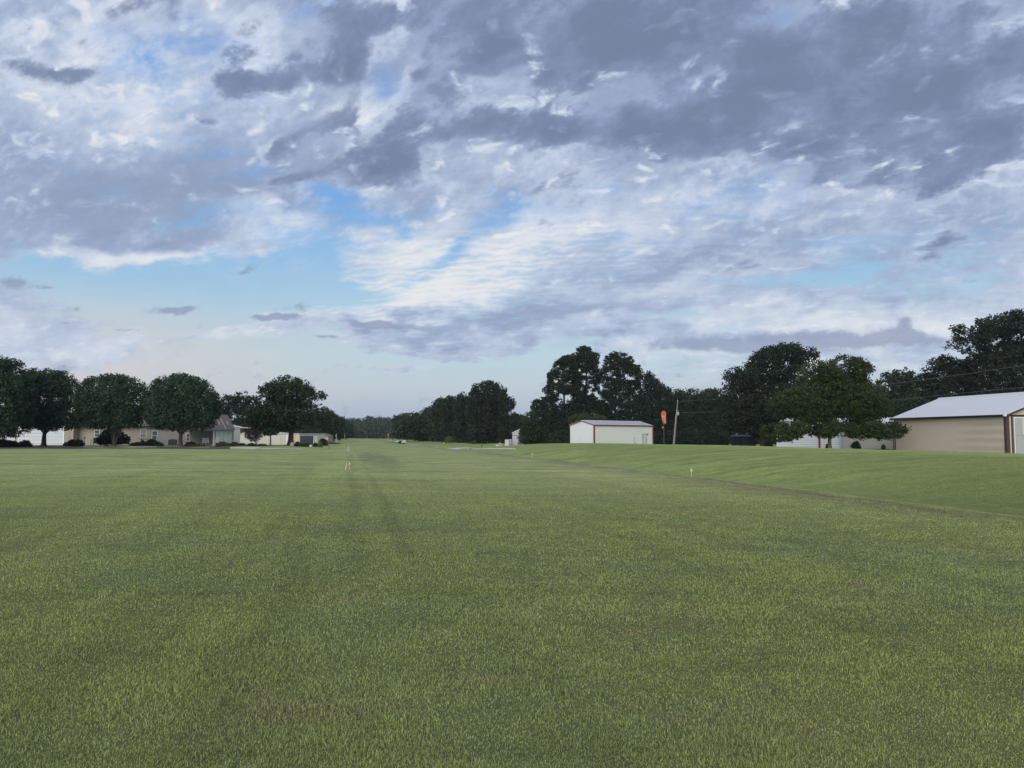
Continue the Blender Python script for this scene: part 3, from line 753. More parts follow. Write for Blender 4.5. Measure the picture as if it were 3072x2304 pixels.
pine([[(1722,1062),(1728,1045),(1752,1036),(1769,1042),(1776,1056),(1796,1058),(1801,1080),(1794,1102),(1806,1130),(1796,1160),(1806,1200),(1832,1230),(1837,1260),(1700,1262),(1716,1180),(1712,1100)]], 172, 1755,
     'highest pine behind the peak of the white hangar',
     [(1735,1075,.8,.09),(1790,1090,.75,.09),(1800,1130,.6,.09),(1725,1130,.6,.09),(1785,1180,.5,.08),(1720,1190,.5,.08)],
     holes=[(1760,1124,10),(1753,1148,9),(1776,1160,9),(1787,1184,11),(1768,1176,9),(1798,1198,10),(1738,1112,7),(1742,1170,8)])
pine([[(1810,1092),(1815,1068),(1840,1054),(1876,1060),(1899,1074),(1903,1094),(1921,1096),(1928,1121),(1920,1160),(1932,1200),(1962,1225),(1962,1300),(1800,1275),(1788,1200),(1802,1150),(1800,1112)]], 170, 1842,
     'broad topped pine behind the middle of the white hangar roof',
     [(1820,1085,.85,.09),(1890,1090,.8,.09),(1915,1115,.65,.09),(1812,1140,.6,.08),(1920,1190,.45,.08)],
     holes=[(1880,1130,11),(1894,1136,9),(1804,1162,10),(1798,1190,9),(1908,1178,8),(1866,1118,7),(1830,1120,7),(1925,1160,7)])
tree('pine_tree', [(1925,1135),(1932,1116),(1946,1108),(1958,1122),(1968,1138),(1980,1150),(1986,1180),(1990,1260),(1990,1338),(1920,1338),(1922,1200)], 172, 1950, .3, 'pine',
     'pointed dark evergreen just right of the white hangar', group=PNG_, puff=1.0, leaf=.36, nl=24, topf=.9, D=4, flat=.7)
tree('cedar_tree', [(1568,1262),(1576,1240),(1590,1232),(1604,1240),(1620,1262),(1640,1290),(1660,1334),(1556,1340),(1552,1310),(1560,1290),(1558,1300)], 124, 1604, .2, 'oak',
     'dark bushy tree overhanging the narrow white shed', puff=.7, leaf=.24, nl=24, topf=.6, D=4, holes=[(1560,1325,6)])
tree('broadleaf_tree', [(1975,1180),(1984,1145),(1996,1142),(2004,1168),(2018,1162),(2034,1168),(2042,1190),(2050,1340),(1978,1340)], 185, 2010, .3, 'wood',
     'leafy tree behind the orange windsock', group='woodland trees behind the utility pole', puff=1.1, leaf=.38, nl=24, D=5)
tree('broadleaf_tree', [(2036,1190),(2044,1172),(2060,1168),(2085,1168),(2096,1185),(2104,1340),(2036,1340)], 182, 2070, .3, 'wood',
     'leafy tree just right of the utility pole top', group='woodland trees behind the utility pole', puff=1.1, leaf=.38, nl=24, D=5)
tree('broadleaf_tree', [(2090,1190),(2102,1168),(2118,1170),(2132,1160),(2150,1172),(2166,1200),(2172,1340),(2090,1340)], 178, 2128, .3, 'wood',
     'lighter green leafy tree left of the great dark maple', group='woodland trees behind the utility pole', puff=1.05, leaf=.36, nl=24, D=5)
# low growth under the pines
tree('hedge_bush', [(1640,1330),(1650,1300),(1700,1285),(1720,1290),(1722,1338),(1640,1340)], 158, 1690, .1, 'oak', 'dark brush at the left end of the white hangar', cat='bush', puff=.7, leaf=.28, nl=22, D=3)
tree('broadleaf_tree', [(1706,1252),(1718,1243),(1750,1240),(1800,1243),(1815,1256),(1812,1290),(1706,1290)], 162, 1760, .1, 'shrub', 'low rounded green tree rising over the hangar ridge', puff=.8, leaf=.3, nl=24, D=3)
tree('hedge_bush', [(1962,1338),(1964,1300),(2000,1290),(2060,1295),(2120,1290),(2180,1300),(2186,1342),(1962,1342)], 162, 2080, .1, 'dark', 'dark undergrowth behind the windsock and utility pole', cat='bush', puff=.9, leaf=.34, nl=24, D=3)

# ---- great maple, pecan and the right hand trees
tree('maple_tree', None, 128, 2290, .45, 'maple', 'great dark maple towering left of the pecan tree', D=5.5, puff=.85, leaf=.30, kfill=1.0, nl=26,
     lobes=[[(2250,1110),(2256,1062),(2281,1046),(2313,1038),(2348,1026),(2381,1036),(2395,1060),(2392,1110),(2360,1150),(2300,1160),(2262,1150)],
            [(2392,1060),(2410,1044),(2426,1062),(2430,1080),(2415,1098),(2396,1100)],
            [(2184,1140),(2186,1112),(2196,1098),(2214,1100),(2222,1115),(2236,1104),(2234,1086),(2248,1085),(2262,1110),(2262,1160),(2230,1180),(2190,1180)],
            [(2150,1225),(2160,1182),(2175,1160),(2215,1150),(2300,1140),(2400,1130),(2430,1180),(2430,1290),(2380,1320),(2290,1318),(2200,1300),(2150,1280)]],
     holes=[(2388,1078,7),(2372,1122,7),(2386,1132,6),(2202,1160,6),(2206,1186,7),(2280,1172,5),(2242,1096,5),(2330,1098,4)],
     limbs=[(2210,1120,.6,.18),(2300,1080,.9,.2),(2380,1080,.8,.18),(2420,1070,.8,.1),(2180,1200,.45,.15)], topf=.6,
     stems=[(2262,1240,.2),(2282,1230,.22)])
PC = [[(2418,1130),(2420,1092),(2448,1083),(2475,1094),(2490,1110),(2500,1140),(2470,1160),(2430,1160)],
      [(2478,1082),(2488,1072),(2503,1075),(2502,1088),(2490,1094)],
      [(2508,1130),(2512,1096),(2526,1072),(2550,1072),(2560,1090),(2585,1096),(2586,1118),(2570,1145),(2535,1160)],
      [(2318,1210),(2335,1180),(2360,1165),(2400,1160),(2410,1190),(2400,1240),(2360,1252),(2325,1240)],
      [(2350,1200),(2385,1165),(2420,1132),(2500,1115),(2570,1130),(2610,1165),(2640,1200),(2655,1240),(2640,1262),(2580,1266),(2530,1262),(2470,1266),(2420,1278),(2370,1268),(2340,1255)],
      [(2298,1300),(2302,1285),(2325,1272),(2360,1262),(2400,1262),(2408,1285),(2390,1310),(2360,1326),(2335,1334),(2312,1318)],
      [(2428,1300),(2436,1255),(2475,1248),(2500,1275),(2490,1305),(2460,1322),(2438,1316)],
      [(2500,1300),(2508,1275),(2530,1268),(2545,1290),(2535,1315),(2512,1318)],
      [(2540,1285),(2565,1250),(2610,1252),(2640,1275),(2660,1290),(2650,1312),(2610,1326),(2575,1316),(2555,1300)],
      [(2640,1270),(2655,1262),(2670,1275),(2688,1292),(2670,1312),(2650,1330),(2640,1310)]]
tree('pecan_tree', None, 96, 2489, .27, 'pecan', 'spreading green pecan tree before the white sided building', D=4.5, puff=.62, leaf=.22, kfill=1.15, nl=24, lobes=PC,
     limbs=[(2440,1180,.75,.13),(2540,1150,.8,.13),(2350,1220,.7,.10),(2340,1290,.62,.10),(2600,1240,.8,.10),(2620,1290,.7,.08),(2560,1200,.9,.1),(2455,1290,.65,.06),(2520,1290,.7,.06),(2670,1290,.75,.05)], topf=.42, bark=BARKL)
RG = 'trees behind the tan hangar'
for (pl, Y, bx, lb, kd, hl) in [
    ([(2570,1200),(2580,1160),(2600,1165),(2622,1152),(2640,1165),(2650,1300),(2570,1300)], 150, 2608, 'small leafy tree peeping over the right side of the pecan', 'wood', ()),
    ([(2640,1180),(2648,1140),(2662,1122),(2680,1110),(2695,1107),(2715,1110),(2726,1130),(2734,1170),(2740,1240),(2700,1300),(2640,1300)], 152, 2690, 'rounded tree above the left eave of the tan hangar', 'wood', ()),
    ([(2670,1240),(2690,1200),(2720,1185),(2745,1195),(2760,1215),(2750,1240),(2700,1262)], 138, 2716, 'bright green bushy tree touching the tan hangar roof', 'oak', ()),
    ([(2722,1160),(2735,1128),(2750,1122),(2768,1120),(2786,1130),(2800,1170),(2806,1230),(2730,1240)], 155, 2762, 'thin crowned tree with sky showing through above the hangar ridge', 'wood', [(2790,1170,5),(2775,1185,5),(2792,1188,4)]),
    ([(2784,1110),(2790,1088),(2800,1078),(2820,1065),(2840,1072),(2856,1082),(2882,1080),(2905,1084),(2915,1130),(2915,1215),(2780,1225)], 148, 2850, 'dark tree with a crooked top left of the tallest tree', 'maple', [(2842,1104,4),(2830,1090,3)])]:
    tree('broadleaf_tree', pl, Y, bx, .35, kd, lb, group=RG, puff=1.0, leaf=.36, nl=24, D=5, holes=hl)
tree('oak_tree', None, 140, 2990, .55, 'maple', 'tallest tree of the picture, at the right edge above the tan hangar', D=6, puff=.95, leaf=.33, kfill=1.0, nl=26,
     lobes=[[(2876,1040),(2876,1010),(2896,1000),(2893,970),(2911,960),(2933,967),(2945,990),(2935,1020),(2930,1060),(2905,1062)],
            [(2930,1000),(2945,970),(2962,952),(2996,940),(3020,933),(3034,935),(3040,960),(3030,1000),(2990,1030),(2950,1030)],
            [(3030,960),(3058,946),(3090,940),(3140,960),(3160,1050),(3100,1100),(3040,1080)],
            [(2900,1090),(2910,1050),(2960,1030),(3060,1020),(3180,1040),(3200,1240),(2900,1240)]],
     holes=[(2944,1035,6),(3008,1040,8),(3020,1000,4),(2952,990,5),(2925,1000,4),(3044,1050,5),(2960,1050,4)],
     limbs=[(2900,1000,.6,.2),(2960,980,.8,.2),(3030,960,.9,.2),(3100,980,.8,.2)], topf=.7)
tree('broadleaf_tree', [(2405,1180),(2440,1140),(2520,1130),(2590,1150),(2600,1300),(2400,1300)], 150, 2500, .3, 'wood', 'dark tree hidden behind the pecan crown', puff=1.1, leaf=.4, nl=22, D=4)

# ---- the far wood that closes the strip
def far_wood():
    Vs = []; Ts = []
    for (Y, top, seed) in [(640, 1262, 1), (700, 1256, 2), (780, 1252, 3)]:
        pts = [(700, 1330)]
        x = 700
        while x < 1640:
            pts.append((x, top + 5 * math.sin(x * .021 + seed * 2) + random.uniform(-3, 4))); x += 9
        pts.append((1640, 1330))
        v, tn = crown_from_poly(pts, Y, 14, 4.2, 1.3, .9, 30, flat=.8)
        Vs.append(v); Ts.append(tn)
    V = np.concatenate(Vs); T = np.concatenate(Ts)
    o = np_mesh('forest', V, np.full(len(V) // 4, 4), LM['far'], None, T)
    tag(o, 'hazy far wood closing the end of the grass strip', 'forest', kind='stuff')
    Vs = []; Ts = []
    for (pts, Y) in [([(1176,1318),(1180,1266),(1210,1250),(1240,1248),(1270,1236),(1300,1216),(1330,1200),(1370,1192),(1400,1196),(1420,1190),(1510,1190),(1530,1240),(1600,1250),(1700,1240),(1700,1338),(1400,1338)], 245),
                     ([(940,1320),(945,1240),(970,1232),(990,1246),(1010,1256),(1035,1262),(1060,1262),(1062,1318)], 330)]:
        v, tn = crown_from_poly(pts, Y, 5, 1.6, .62, 1.0, 24, flat=.8); Vs.append(v); Ts.append(tn)
    for (xa, xb, Y, top) in [(1960, 3200, 215, 1190), (600, 960, 260, 1245), (-200, 680, 230, 1240)]:
        pts = [(xa, 1345)]; x = xa
        while x < xb:
            pts.append((x, top + 9 * math.sin(x * .03) + 6 * math.sin(x * .011) + random.uniform(-5, 5))); x += 12
        pts.append((xb, 1345))
        v, tn = crown_from_poly(pts, Y, 6, 1.9, .75, .8, 22, flat=.8); Vs.append(v); Ts.append(tn)
    V = np.concatenate(Vs); T = np.concatenate(Ts)
    o = np_mesh('forest', V, np.full(len(V) // 4, 4), LM['wood'], None, T)
    tag(o, 'dark wood filling the gaps behind the nearer trees and hangars', 'forest', kind='stuff')
far_wood()

# ------------------------------------------------------------------ buildings
def frame(name, pxL, YL, pxR, YR, label, cat, zoff=0.0, zb=None):
    xl, xr = gx(pxL, YL), gx(pxR, YR)
    d = Vector((xr - xl, YR - YL)); w_ = d.length
    z = min(tz(xl, YL), tz(xr, YR)) + zoff if zb is None else zb
    o = empty(name, (xl, YL, z), math.atan2(d.y, d.x), label, cat)
    return o, w_
WHT = M('white_steel', (.76, .77, .73), .45, .05, .8, rib=('x', .30), ribdepth=.5, dirt=(.50, .50, .46, .35))
WHT_SHADED = M('white_steel_shaded', (.64, .665, .67), .45, .05, .8, rib=('y', .30), ribdepth=.25, dirt=(.50, .50, .46, .3))  # same white steel, the gable's cooler shade put into its colour
RED = M('red_trim', (.20, .035, .045), .5, .15, 3)
RED2 = M('red_post', (.30, .025, .035), .5, .15, 3)
GALV = M('galvanised_roof', (.48, .50, .54), .35, .08, 1.2, rib=('x', .23), ribdepth=.5, spec=.5)
WROOF = M('white_metal_roof', (.68, .68, .68), .4, .05, .6, rib=('x', .23), ribdepth=.6, spec=.5)
BRN = M('brown_trim', (.075, .045, .045), .5, .15, 2)
GUT = M('dark_gutter', (.022, .020, .024), .4, .15, 2)
WHITE = M('white_paint', (.72, .73, .74), .5, .04, 2)
BEI = M('beige_stucco', (.35, .315, .275), .85, .07, 1.5, bump=.2, bscale=30)
QUO = M('quoin_block', (.37, .32, .25), .85, .08, 2)
JNT = M('quoin_joint', (.10, .085, .07), .9, .1, 3)
GLASS = M('dark_glass', (.045, .055, .07), .12, .2, 2, spec=.6)
BLIND = M('window_blind', (.10, .11, .13), .5, .1, 2, lines=('z', .10, .7))
CREAM = M('cream_siding', (.60, .565, .50), .7, .06, 1, rib=('x', .30), ribdepth=.3)
CREAM2 = M('yellow_cream_panel', (.60, .54, .40), .7, .06, 1, rib=('x', .25), ribdepth=.3)
PEACH = M('peach_panel', (.62, .42, .29), .7, .06, 1)
GREY = M('pale_grey_steel', (.46, .46, .455), .5, .08, 1, rib=('x', .3), ribdepth=.3)
SHING = M('brown_shingle', (.185, .160, .150), .9, .22, 6, lines=('z', .14, .35))
CONC = M('concrete', (.50, .47, .41), .85, .1, 1.2)
DARKW = M('dark_wood', (.02, .022, .035), .8, .3, 2, lines=('x', .2, .6))
BRICK = M('red_brick', (.20, .12, .10), .85, .25, 9)
BLACK = M('black_metal', (.02, .02, .022), .5, .1, 4)

def gable_y(root, w_, dep, h, rise, wall, roof, trim, ov=.25, gut=True, wallg=None, under=.5, th=.06):
    """eaves along local x (the wall facing the camera is the long side), ridge parallel to x"""
    mb = MB(); mb.prism([(0, -under), (dep, -under), (dep, h), (dep/2, h + rise), (0, h)], 0, w_, 'x'); mb.build('wall', wall, root)
    s_ = rise / (dep / 2)
    rb = MB()
    for sg in (0, 1):
        a = [(-ov, h - ov * s_ + .02), (dep/2, h + rise + .02), (dep/2, h + rise + .02 + th), (-ov, h - ov * s_ + .02 + th)]
        if sg: a = [(dep - y, z) for y, z in a][::-1]
        rb.prism(a, -ov, w_ + ov, 'x')
    ro = rb.build('roof', roof, root)
    rc = MB(); rc.prism([(dep/2 - .18, h + rise + th - .045), (dep/2 + .18, h + rise + th - .045), (dep/2, h + rise + th + .06)], -ov - .01, w_ + ov + .01, 'x'); rc.build('ridge_cap', roof, ro)
    return s_

# --- white hangar with red trim
def white_hangar():
    th = R(45); ox, oy = 15.0, 140.0
    z = -.42
    root = empty('hangar', (ox, oy, z), th, 'white metal hangar with dark red trim in front of the pines', 'hangar')
    L_, G, h, rs = 18.3, 5.8, 3.74, .80
    gable_y(root, L_, G, h, rs, WHT, GALV, RED, .12)
    # gable skin (smooth; cooler, dimmer light put into its colour) 3 mm proud
    g = MB(); g.prism([(.06, -.5), (G - .06, -.5), (G - .06, h - .02), (G/2, h + rs - .02), (.06, h - .02)], -.004, -.001, 'x'); g.build('gable_wall', WHT_SHADED, root)
    tr = MB()
    tr.box(-.16, .10, -.06, -.006, -.5, h); tr.box(-.16, -.006, -.006, .14, -.5, h); tr.build('corner_trim', RED, root)
    tr = MB(); tr.box(L_ - .10, L_ + .22, -.06, -.006, -.5, h); tr.box(L_ + .006, L_ + .22, -.006, .3, -.5, h); tr.build('corner_trim', RED, root)
    fa = MB(); fa.box(-.14, L_ + .14, -.20, -.125, h - .17, h + .03); fa.build('eave_trim', RED, root)
    for sg in (0, 1):
        a = [(-.14, h - .16), (G/2, h + rs - .12), (G/2, h + rs + .03), (-.14, h + .00)]
        if sg: a = [(G - y, zz) for y, zz in a][::-1]
        rk = MB(); rk.prism(a, -.17, -.125, 'x'); rk.build('rake_trim', RED, root)
    dx = 15.0
    d = MB(); d.box(dx, dx + 1.05, -.05, -.006, -.1, 2.05)
    do = d.build('door', M('offwhite_door', (.60, .61, .58), .5, .04, 2), root)
    fr = MB(); fr.box(dx - .09, dx, -.07, -.006, -.1, 2.12); fr.box(dx + 1.05, dx + 1.14, -.07, -.006, -.1, 2.12); fr.box(dx, dx + 1.05, -.07, -.006, 2.05, 2.12)
    fr.build('door_frame', M('dark_door_frame', (.10, .09, .09), .6), do)  # dark grey boards framing the door
    hn = MB(); hn.lathe([(.03, -.04), (.06, 0), (.03, .04)], (dx + .88, -.10, .95), 8); hn.build('handle', BLACK, do)
    lt = MB(); lt.box(dx + 1.32, dx + 1.50, -.20, -.006, 2.02, 2.14); lt.box(dx + 1.36, dx + 1.46, -.15, -.006, 1.93, 2.02); lt.build('wall_lamp', BLACK, root)
    pi = MB(); pi.tube([(12.1, -.06, 0), (12.1, -.06, 1.25)], .025, 6); pi.box(12.02, 12.18, -.13, -.006, 1.22, 1.38)
    pi.tube([(12.05, -.18, .02), (12.05, -.18, .32), (12.45, -.18, .32), (12.45, -.18, .02)], .03, 6); pi.box(12.12, 12.36, -.26, -.10, .08, .26)
    pi.build('water_pipe', M('grey_fitting', (.30, .30, .28), .6), root)
white_hangar()

# --- tan hangar with white roof
def tan_hangar():
    nx_, ny_ = 51.8, 80.6; fx_, fy_ = 49.5, 99.6
    d = Vector((fx_ - nx_, fy_ - ny_)); L_ = d.length
    # local x runs from the far corner to the near corner; local y runs away to the right
    root = empty('hangar', (fx_, fy_, -.62), math.atan2(-d.y, -d.x), 'large tan metal hangar with white roof and brown trim at the right edge', 'hangar')
    TAN = M('tan_steel', (.60, .505, .44), .55, .05, .35, rib=('x', .23), ribdepth=.15)
    t = NT(TAN.node_tree); b = t.n['Principled BSDF']; src = b.inputs['Base Color'].links[0].from_socket
    oc = t.node('ShaderNodeTexCoord').outputs['Object']; ox_, oy_, oz_ = t.sep(oc)
    # level wetted bands at the near end of the long wall
    bn = t.noise(t.mapping(oc, scale=(.35, 1, 1.6)), 1.0, 5, .6)
    ph = t.math('ABSOLUTE', t.math('SUBTRACT', t.math('FRACT', t.math('DIVIDE', t.math('ADD', oz_, t.math('MULTIPLY', bn, .35)), .88)), .5))
    st = t.math('MULTIPLY', t.ss(ph, .20, .30), t.ss(t.math('ADD', ox_, t.math('MULTIPLY', bn, 5.0)), 13.0, 17.5))
    st = t.math('MULTIPLY', st, t.ss(oz_, 3.9, 3.6))
    t.put(b.inputs['Base Color'], t.mix(t.math('MULTIPLY', st, .5), src, (.44, .355, .27, 1)))
    h, G, rs = 4.32, 13.2, 2.5
    mb = MB(); mb.prism([(0, -1), (G, -1), (G, h), (G/2, h + rs), (0, h)], 0, L_, 'x'); mb.build('wall', TAN, root)
    s_ = rs / (G / 2); ov = .30
    rb = MB()
    for sg in (0, 1):
        a = [(-ov, h - ov * s_ + .03), (G/2, h + rs + .03), (G/2, h + rs + .10), (-ov, h - ov * s_ + .10)]
        if sg: a = [(G - y, z) for y, z in a][::-1]
        rb.prism(a, -.30, L_ + .30, 'x')
    ro = rb.build('roof', WROOF, root)
    rc = MB(); rc.prism([(G/2 - .25, h + rs + .03), (G/2 + .25, h + rs + .03), (G/2, h + rs + .19)], -.31, L_ + .31, 'x'); rc.build('ridge_cap', WROOF, ro)
    gu = MB(); gu.box(-.32, L_ + .28, -.46, -.31, h - .28, h - .03); gu.build('gutter', GUT, root)
    sp = MB(); sp.box(L_ + .20, L_ + .42, -.50, -.28, h - .22, h - .02); sp.build('gutter_end', WHITE, root)
    cn = MB(); cn.box(L_ - .30, L_ + .02, -.05, -.004, -1, h - .1); cn.box(L_ + .004, L_ + .05, -.05, .30, -1, h - .1); cn.build('corner_trim', BRN, root)
    ds = MB(); ds.tube([(-.12, -.25, h - .3), (-.12, -.12, h - .6), (-.12, -.12, -.6)], .07, 6); ds.build('downpipe', BRN, root)
    cf = MB(); cf.box(.0, .22, -.05, -.004, -1, h - .1); cf.build('corner_trim', BRN, root)
    # gable end facing the camera
    for sg in (0, 1):
        a = [(-ov, h - ov * s_ - .18), (G/2, h + rs - .20), (G/2, h + rs + .02), (-ov, h - ov * s_ + .02)]
        if sg: a = [(G - y, z) for y, z in a][::-1]
        rk = MB(); rk.prism(a, L_ + .24, L_ + .32, 'x'); rk.build('rake_trim', BRN, root)
    gp = MB(); gp.prism([(.3, h - .05), (G - .3, h - .05), (G/2, h + rs - .18)], L_ + .004, L_ + .02, 'x')
    gp.build('gable_panel', M('gable_cream', (.52, .42, .28), .6, .05, 1, rib=('y', .3), ribdepth=.6), root)
    hd = MB(); hd.box(L_ + .02, L_ + .14, .15, G - .15, h - .22, h - .05); hd.build('door_track', GUT, root)
    jm = MB(); jm.box(L_ + .05, L_ + .09, .32, .46, -.6, h - .22); jm.build('door_jamb', M('cream_jamb', (.55, .45, .36), .6), root)
    pst = MB(); pst.box(L_ + .05, L_ + .10, .50, .68, -.6, h - .22); pst.build('door_post', BRN, root)
    DG = M('weathered_door_panel', (.38, .40, .39), .45, .14, 1.2, rib=('y', .19), ribdepth=.8)
    dp = MB(); dp.box(L_ + .07, L_ + .13, .75, 6.6, .02, h - .30); dd = dp.build('sliding_door', DG, root)
    fr = MB(); fr.box(L_ + .131, L_ + .16, .75, .83, .02, h - .3); fr.box(L_ + .131, L_ + .16, .83, 6.6, h - .40, h - .3); fr.box(L_ + .131, L_ + .16, .83, 6.6, .02, .11); fr.build('frame', WHITE, dd)
    md = MB(); md.box(L_ + .131, L_ + .15, .83, 6.6, 2.12, 2.17); md.build('rail', M('rail_grey', (.22, .22, .21), .6), dd)
    lp = MB(); lp.box(L_ + .131, L_ + .142, 1.75, 2.75, 2.18, h - .42); lp.build('light_panel', M('pale_door_panel', (.55, .57, .58), .4, .08, 1, rib=('y', .19), ribdepth=.9), dd)
    dp = MB(); dp.box(L_ + .07, L_ + .13, 6.62, 12.4, .02, h - .30); dp.build('sliding_door', DG, root)
tan_hangar()

# --- white sided building behind the pecan, and its beige wing
def sided_building():
    SID = M('white_lap_siding', (.66, .69, .72), .55, .04, 1, lines=('z', .33, .75))
    root, w_ = frame('barn', 2330, 118, 2534, 112, 'white lap sided building with a red post behind the pecan tree', 'barn', zb=-.55)
    s_ = gable_y(root, w_, 9.0, 3.05, 1.5, SID, WROOF, WHITE, .5)
    p = MB(); k = w_ * .63; p.box(k, k + .26, -.12, -.004, -.2, 2.6); p.build('red_post', RED2, root)
    for xa in (0, w_ - .14):
        c = MB(); c.box(xa, xa + .14, -.02, -.004, -.3, 3.0); c.build('corner_board', WHITE, root)
    root, w_ = frame('barn', 2530, 111, 2690, 106, 'beige low wing under a white sided gable with red rake, left of the tan hangar', 'barn', zb=-.55)
    WG = M('beige_wing', (.42, .39, .35), .7, .06, 1, rib=('x', .4), ribdepth=.3)
    mb = MB(); mb.box(0, w_, 0, 6, -.5, 2.55); mb.build('wall', WG, root)
    mb = MB(); mb.box(-.05, w_ + .05, -.03, 0, -.4, .10); mb.build('plinth', BLACK, root)
    cx = w_ * .42; hw = w_ * .62
    gb = MB(); gb.prism([(cx - hw, 2.57), (cx + hw, 2.57), (cx, 4.75)], .6, .8, 'y'); gb.prism([(cx-hw+.05, 2.56),(cx+hw-.05, 2.56),(cx, 4.70)], .81, 9, 'y')
    gb.build('gable_wall', SID, root)
    bd = MB(); bd.prism([(0, 2.56), (w_, 2.56), (w_, 2.66), (0, 2.66)], -.12, .58, 'y'); bd.build('roof', M('grey_lean_to_roof', (.42, .44, .46), .5), root)
    for sg in (-1, 1):
        a = [(cx + sg * (hw + .25), 2.36), (cx, 4.72), (cx, 4.86), (cx + sg * (hw + .25), 2.50)]
        rk = MB(); rk.prism(a if sg < 0 else a[::-1], .42, .60, 'y'); rk.build('rake_trim', M('rust_trim', (.24, .07, .045), .6), root)
        a = [(cx + sg * (hw + .25), 2.52), (cx, 4.88), (cx, 4.94), (cx + sg * (hw + .25), 2.58)]
        rk = MB(); rk.prism(a if sg < 0 else a[::-1], .40, 9.2, 'y'); rk.build('roof', WROOF, root)
sided_building()
def bush(name, px, Y, wpx, hpx, kind, label, cat='shrub', basepy=None, group=None, puff=.22, leaf=.12, nl=16, kfill=1.0, D=None, shape=.5):
    x0 = gx(px, Y); z0 = tz(x0, Y); by = 1303 + (EYE - z0) * FPX / Y
    by = by + 2
    pl = [(px - wpx/2, by), (px - wpx/2 * .98, by - hpx * shape), (px - wpx * .3, by - hpx * .85), (px - wpx*.08, by - hpx), (px + wpx * .12, by - hpx * .96), (px + wpx * .33, by - hpx * .78), (px + wpx/2, by - hpx * shape * .9), (px + wpx/2, by)]
    pl = [(a + random.uniform(-.04, .04) * wpx, b + random.uniform(-.04, .04) * hpx) for a, b in pl]
    tree(name, pl, Y, px, .03, kind, label, cat, group=group, D=D or wpx * Y / FPX * .4, puff=puff, leaf=leaf, nl=nl, kfill=kfill, topf=.5, flat=.85)
bush('shrub', 2568, 104, 26, 30, 'shrub', 'small upright shrub against the beige wing')
bush('shrub', 2650, 103, 12, 20, 'shrub', 'thin shrub close to the corner of the tan hangar', kfill=.6)
bush('shrub', 2481, 109, 9, 20, 'plum', 'small dark bush against the white siding left of the pecan trunk', kfill=.7)
bush('shrub', 2305, 108, 26, 30, 'dark', 'dark bush under the drooping left branch of the pecan tree', kfill=.9)

# dark shed in the shade under the maple
def dark_shed():
    root, w_ = frame('shed', 2194, 136, 2257, 134, 'dark blue black shed in the shade under the great maple', 'shed')
    mb = MB(); mb.box(0, w_, 0, 2.4, -.2, 1.75); mb.build('wall', DARKW, root)
    mb = MB(); mb.prism([(-.15, 1.75), (2.55, 1.75), (2.55, 1.86), (1.2, 2.15), (-.15, 1.86)], -.15, w_ + .15, 'x'); mb.build('roof', BLACK, root)
    mb = MB(); mb.box(w_ * .55, w_ * .85, -.03, -.004, -.1, 1.6); mb.build('door', M('shed_door', (.03, .032, .045), .8), root)
dark_shed()
def small_post(px, Y, h, r_, name, label, cat, mat, group=None):
    x = gx(px, Y); mb = MB(); mb.lathe([(r_, -.1), (r_, h * .86), (r_ * 1.5, h * .88), (r_ * 1.5, h * .96), (r_ * .6, h)], (0, 0, 0), 8)
    o = mb.build(name, mat); o.location = (x, Y, tz(x, Y)); tag(o, label, cat, group); return o
small_post(2213, 130, .38, .09, 'marker_post', 'short white post on the grass before the dark shed', 'post', WHITE)

# --- windsock
def windsock(px, Y, h, sock_r, sock_len, label, pole_mat, tailpx=.35):
    x = gx(px, Y); z = tz(x, Y)
    root = empty('windsock', (x, Y, z), 0, label, 'windsock')
    mb = MB(); mb.tube([(0, 0, -.2), (0, 0, h * .5), (.03, 0, h)], [.06, .05, .035], 8); mb.build('pole', pole_mat, root)
    OR = M('orange_sock_cloth', (.62, .12, .06), .8, .18, 2.5, bump=.5, bscale=5)
    LT = M('faded_sock_cloth', (.66, .24, .16), .8, .18, 2.5, bump=.6, bscale=6)
    # ring faces the viewer, cone droops from it
    n = 18; cz = h - sock_r * .1
    vs = []; fs = []
    prof = [(0, 0, 1.0), (.12, .10, 1.0), (.30, .36, .92), (.42, .62, .80), (.47, .82, .72), (.50, 1.0, .66)]
    for i, (dy, dz, k) in enumerate(prof):
        ang = min(1.35, i * .33)
        for j in range(n):
            a = 2 * math.pi * j / n
            lx = math.cos(a) * sock_r * k; lz = math.sin(a) * sock_r * k
            wv = .03 * math.sin(j * 2.3 + i * 1.7) * (i > 1)
            vs.append((lx + dz * tailpx * sock_r * 1.6 + wv, .08 + dy * sock_r * 1.6 + lz * math.sin(ang) * .9 , cz - dz * sock_len + lz * math.cos(ang)))
    for i in range(len(prof) - 1):
        for j in range(n): fs.append((i*n+j, i*n+(j+1)%n, (i+1)*n+(j+1)%n, (i+1)*n+j))
    mb = MB(); mb.add(vs, fs); sk = mb.build('sock', LT, root, True)
    so_ = sk.modifiers.new('thick', 'SOLIDIFY'); so_.thickness = .01
    rg = MB(); pts = [(math.cos(2*math.pi*j/n) * sock_r, .06, cz + math.sin(2*math.pi*j/n) * sock_r) for j in range(n + 1)]
    rg.tube(pts, .025, 6, False); rg.tube([(0, .06, cz - sock_r), (0, .06, cz + sock_r)], .02, 6); rg.tube([(-sock_r, .06, cz), (sock_r, .06, cz)], .02, 6)
    rg.build('ring', M('sock_ring', (.75, .22, .12), .6), root)
    ins = MB(); ins.add([(math.cos(2*math.pi*j/n)*sock_r*.96, .14, cz + math.sin(2*math.pi*j/n)*sock_r*.96) for j in range(n)] + [(0, .3, cz)], [(j, (j+1) % n, n) for j in range(n)])
    ins.build('sock_mouth', OR, root)
    return root
RUSTP = M('rusty_pole', (.14, .07, .06), .7, .2, 3)
ws = windsock(1992, 132, 5.75, .41, 1.75, 'bright orange windsock hanging limp on a rusty pole right of the white hangar', RUSTP)
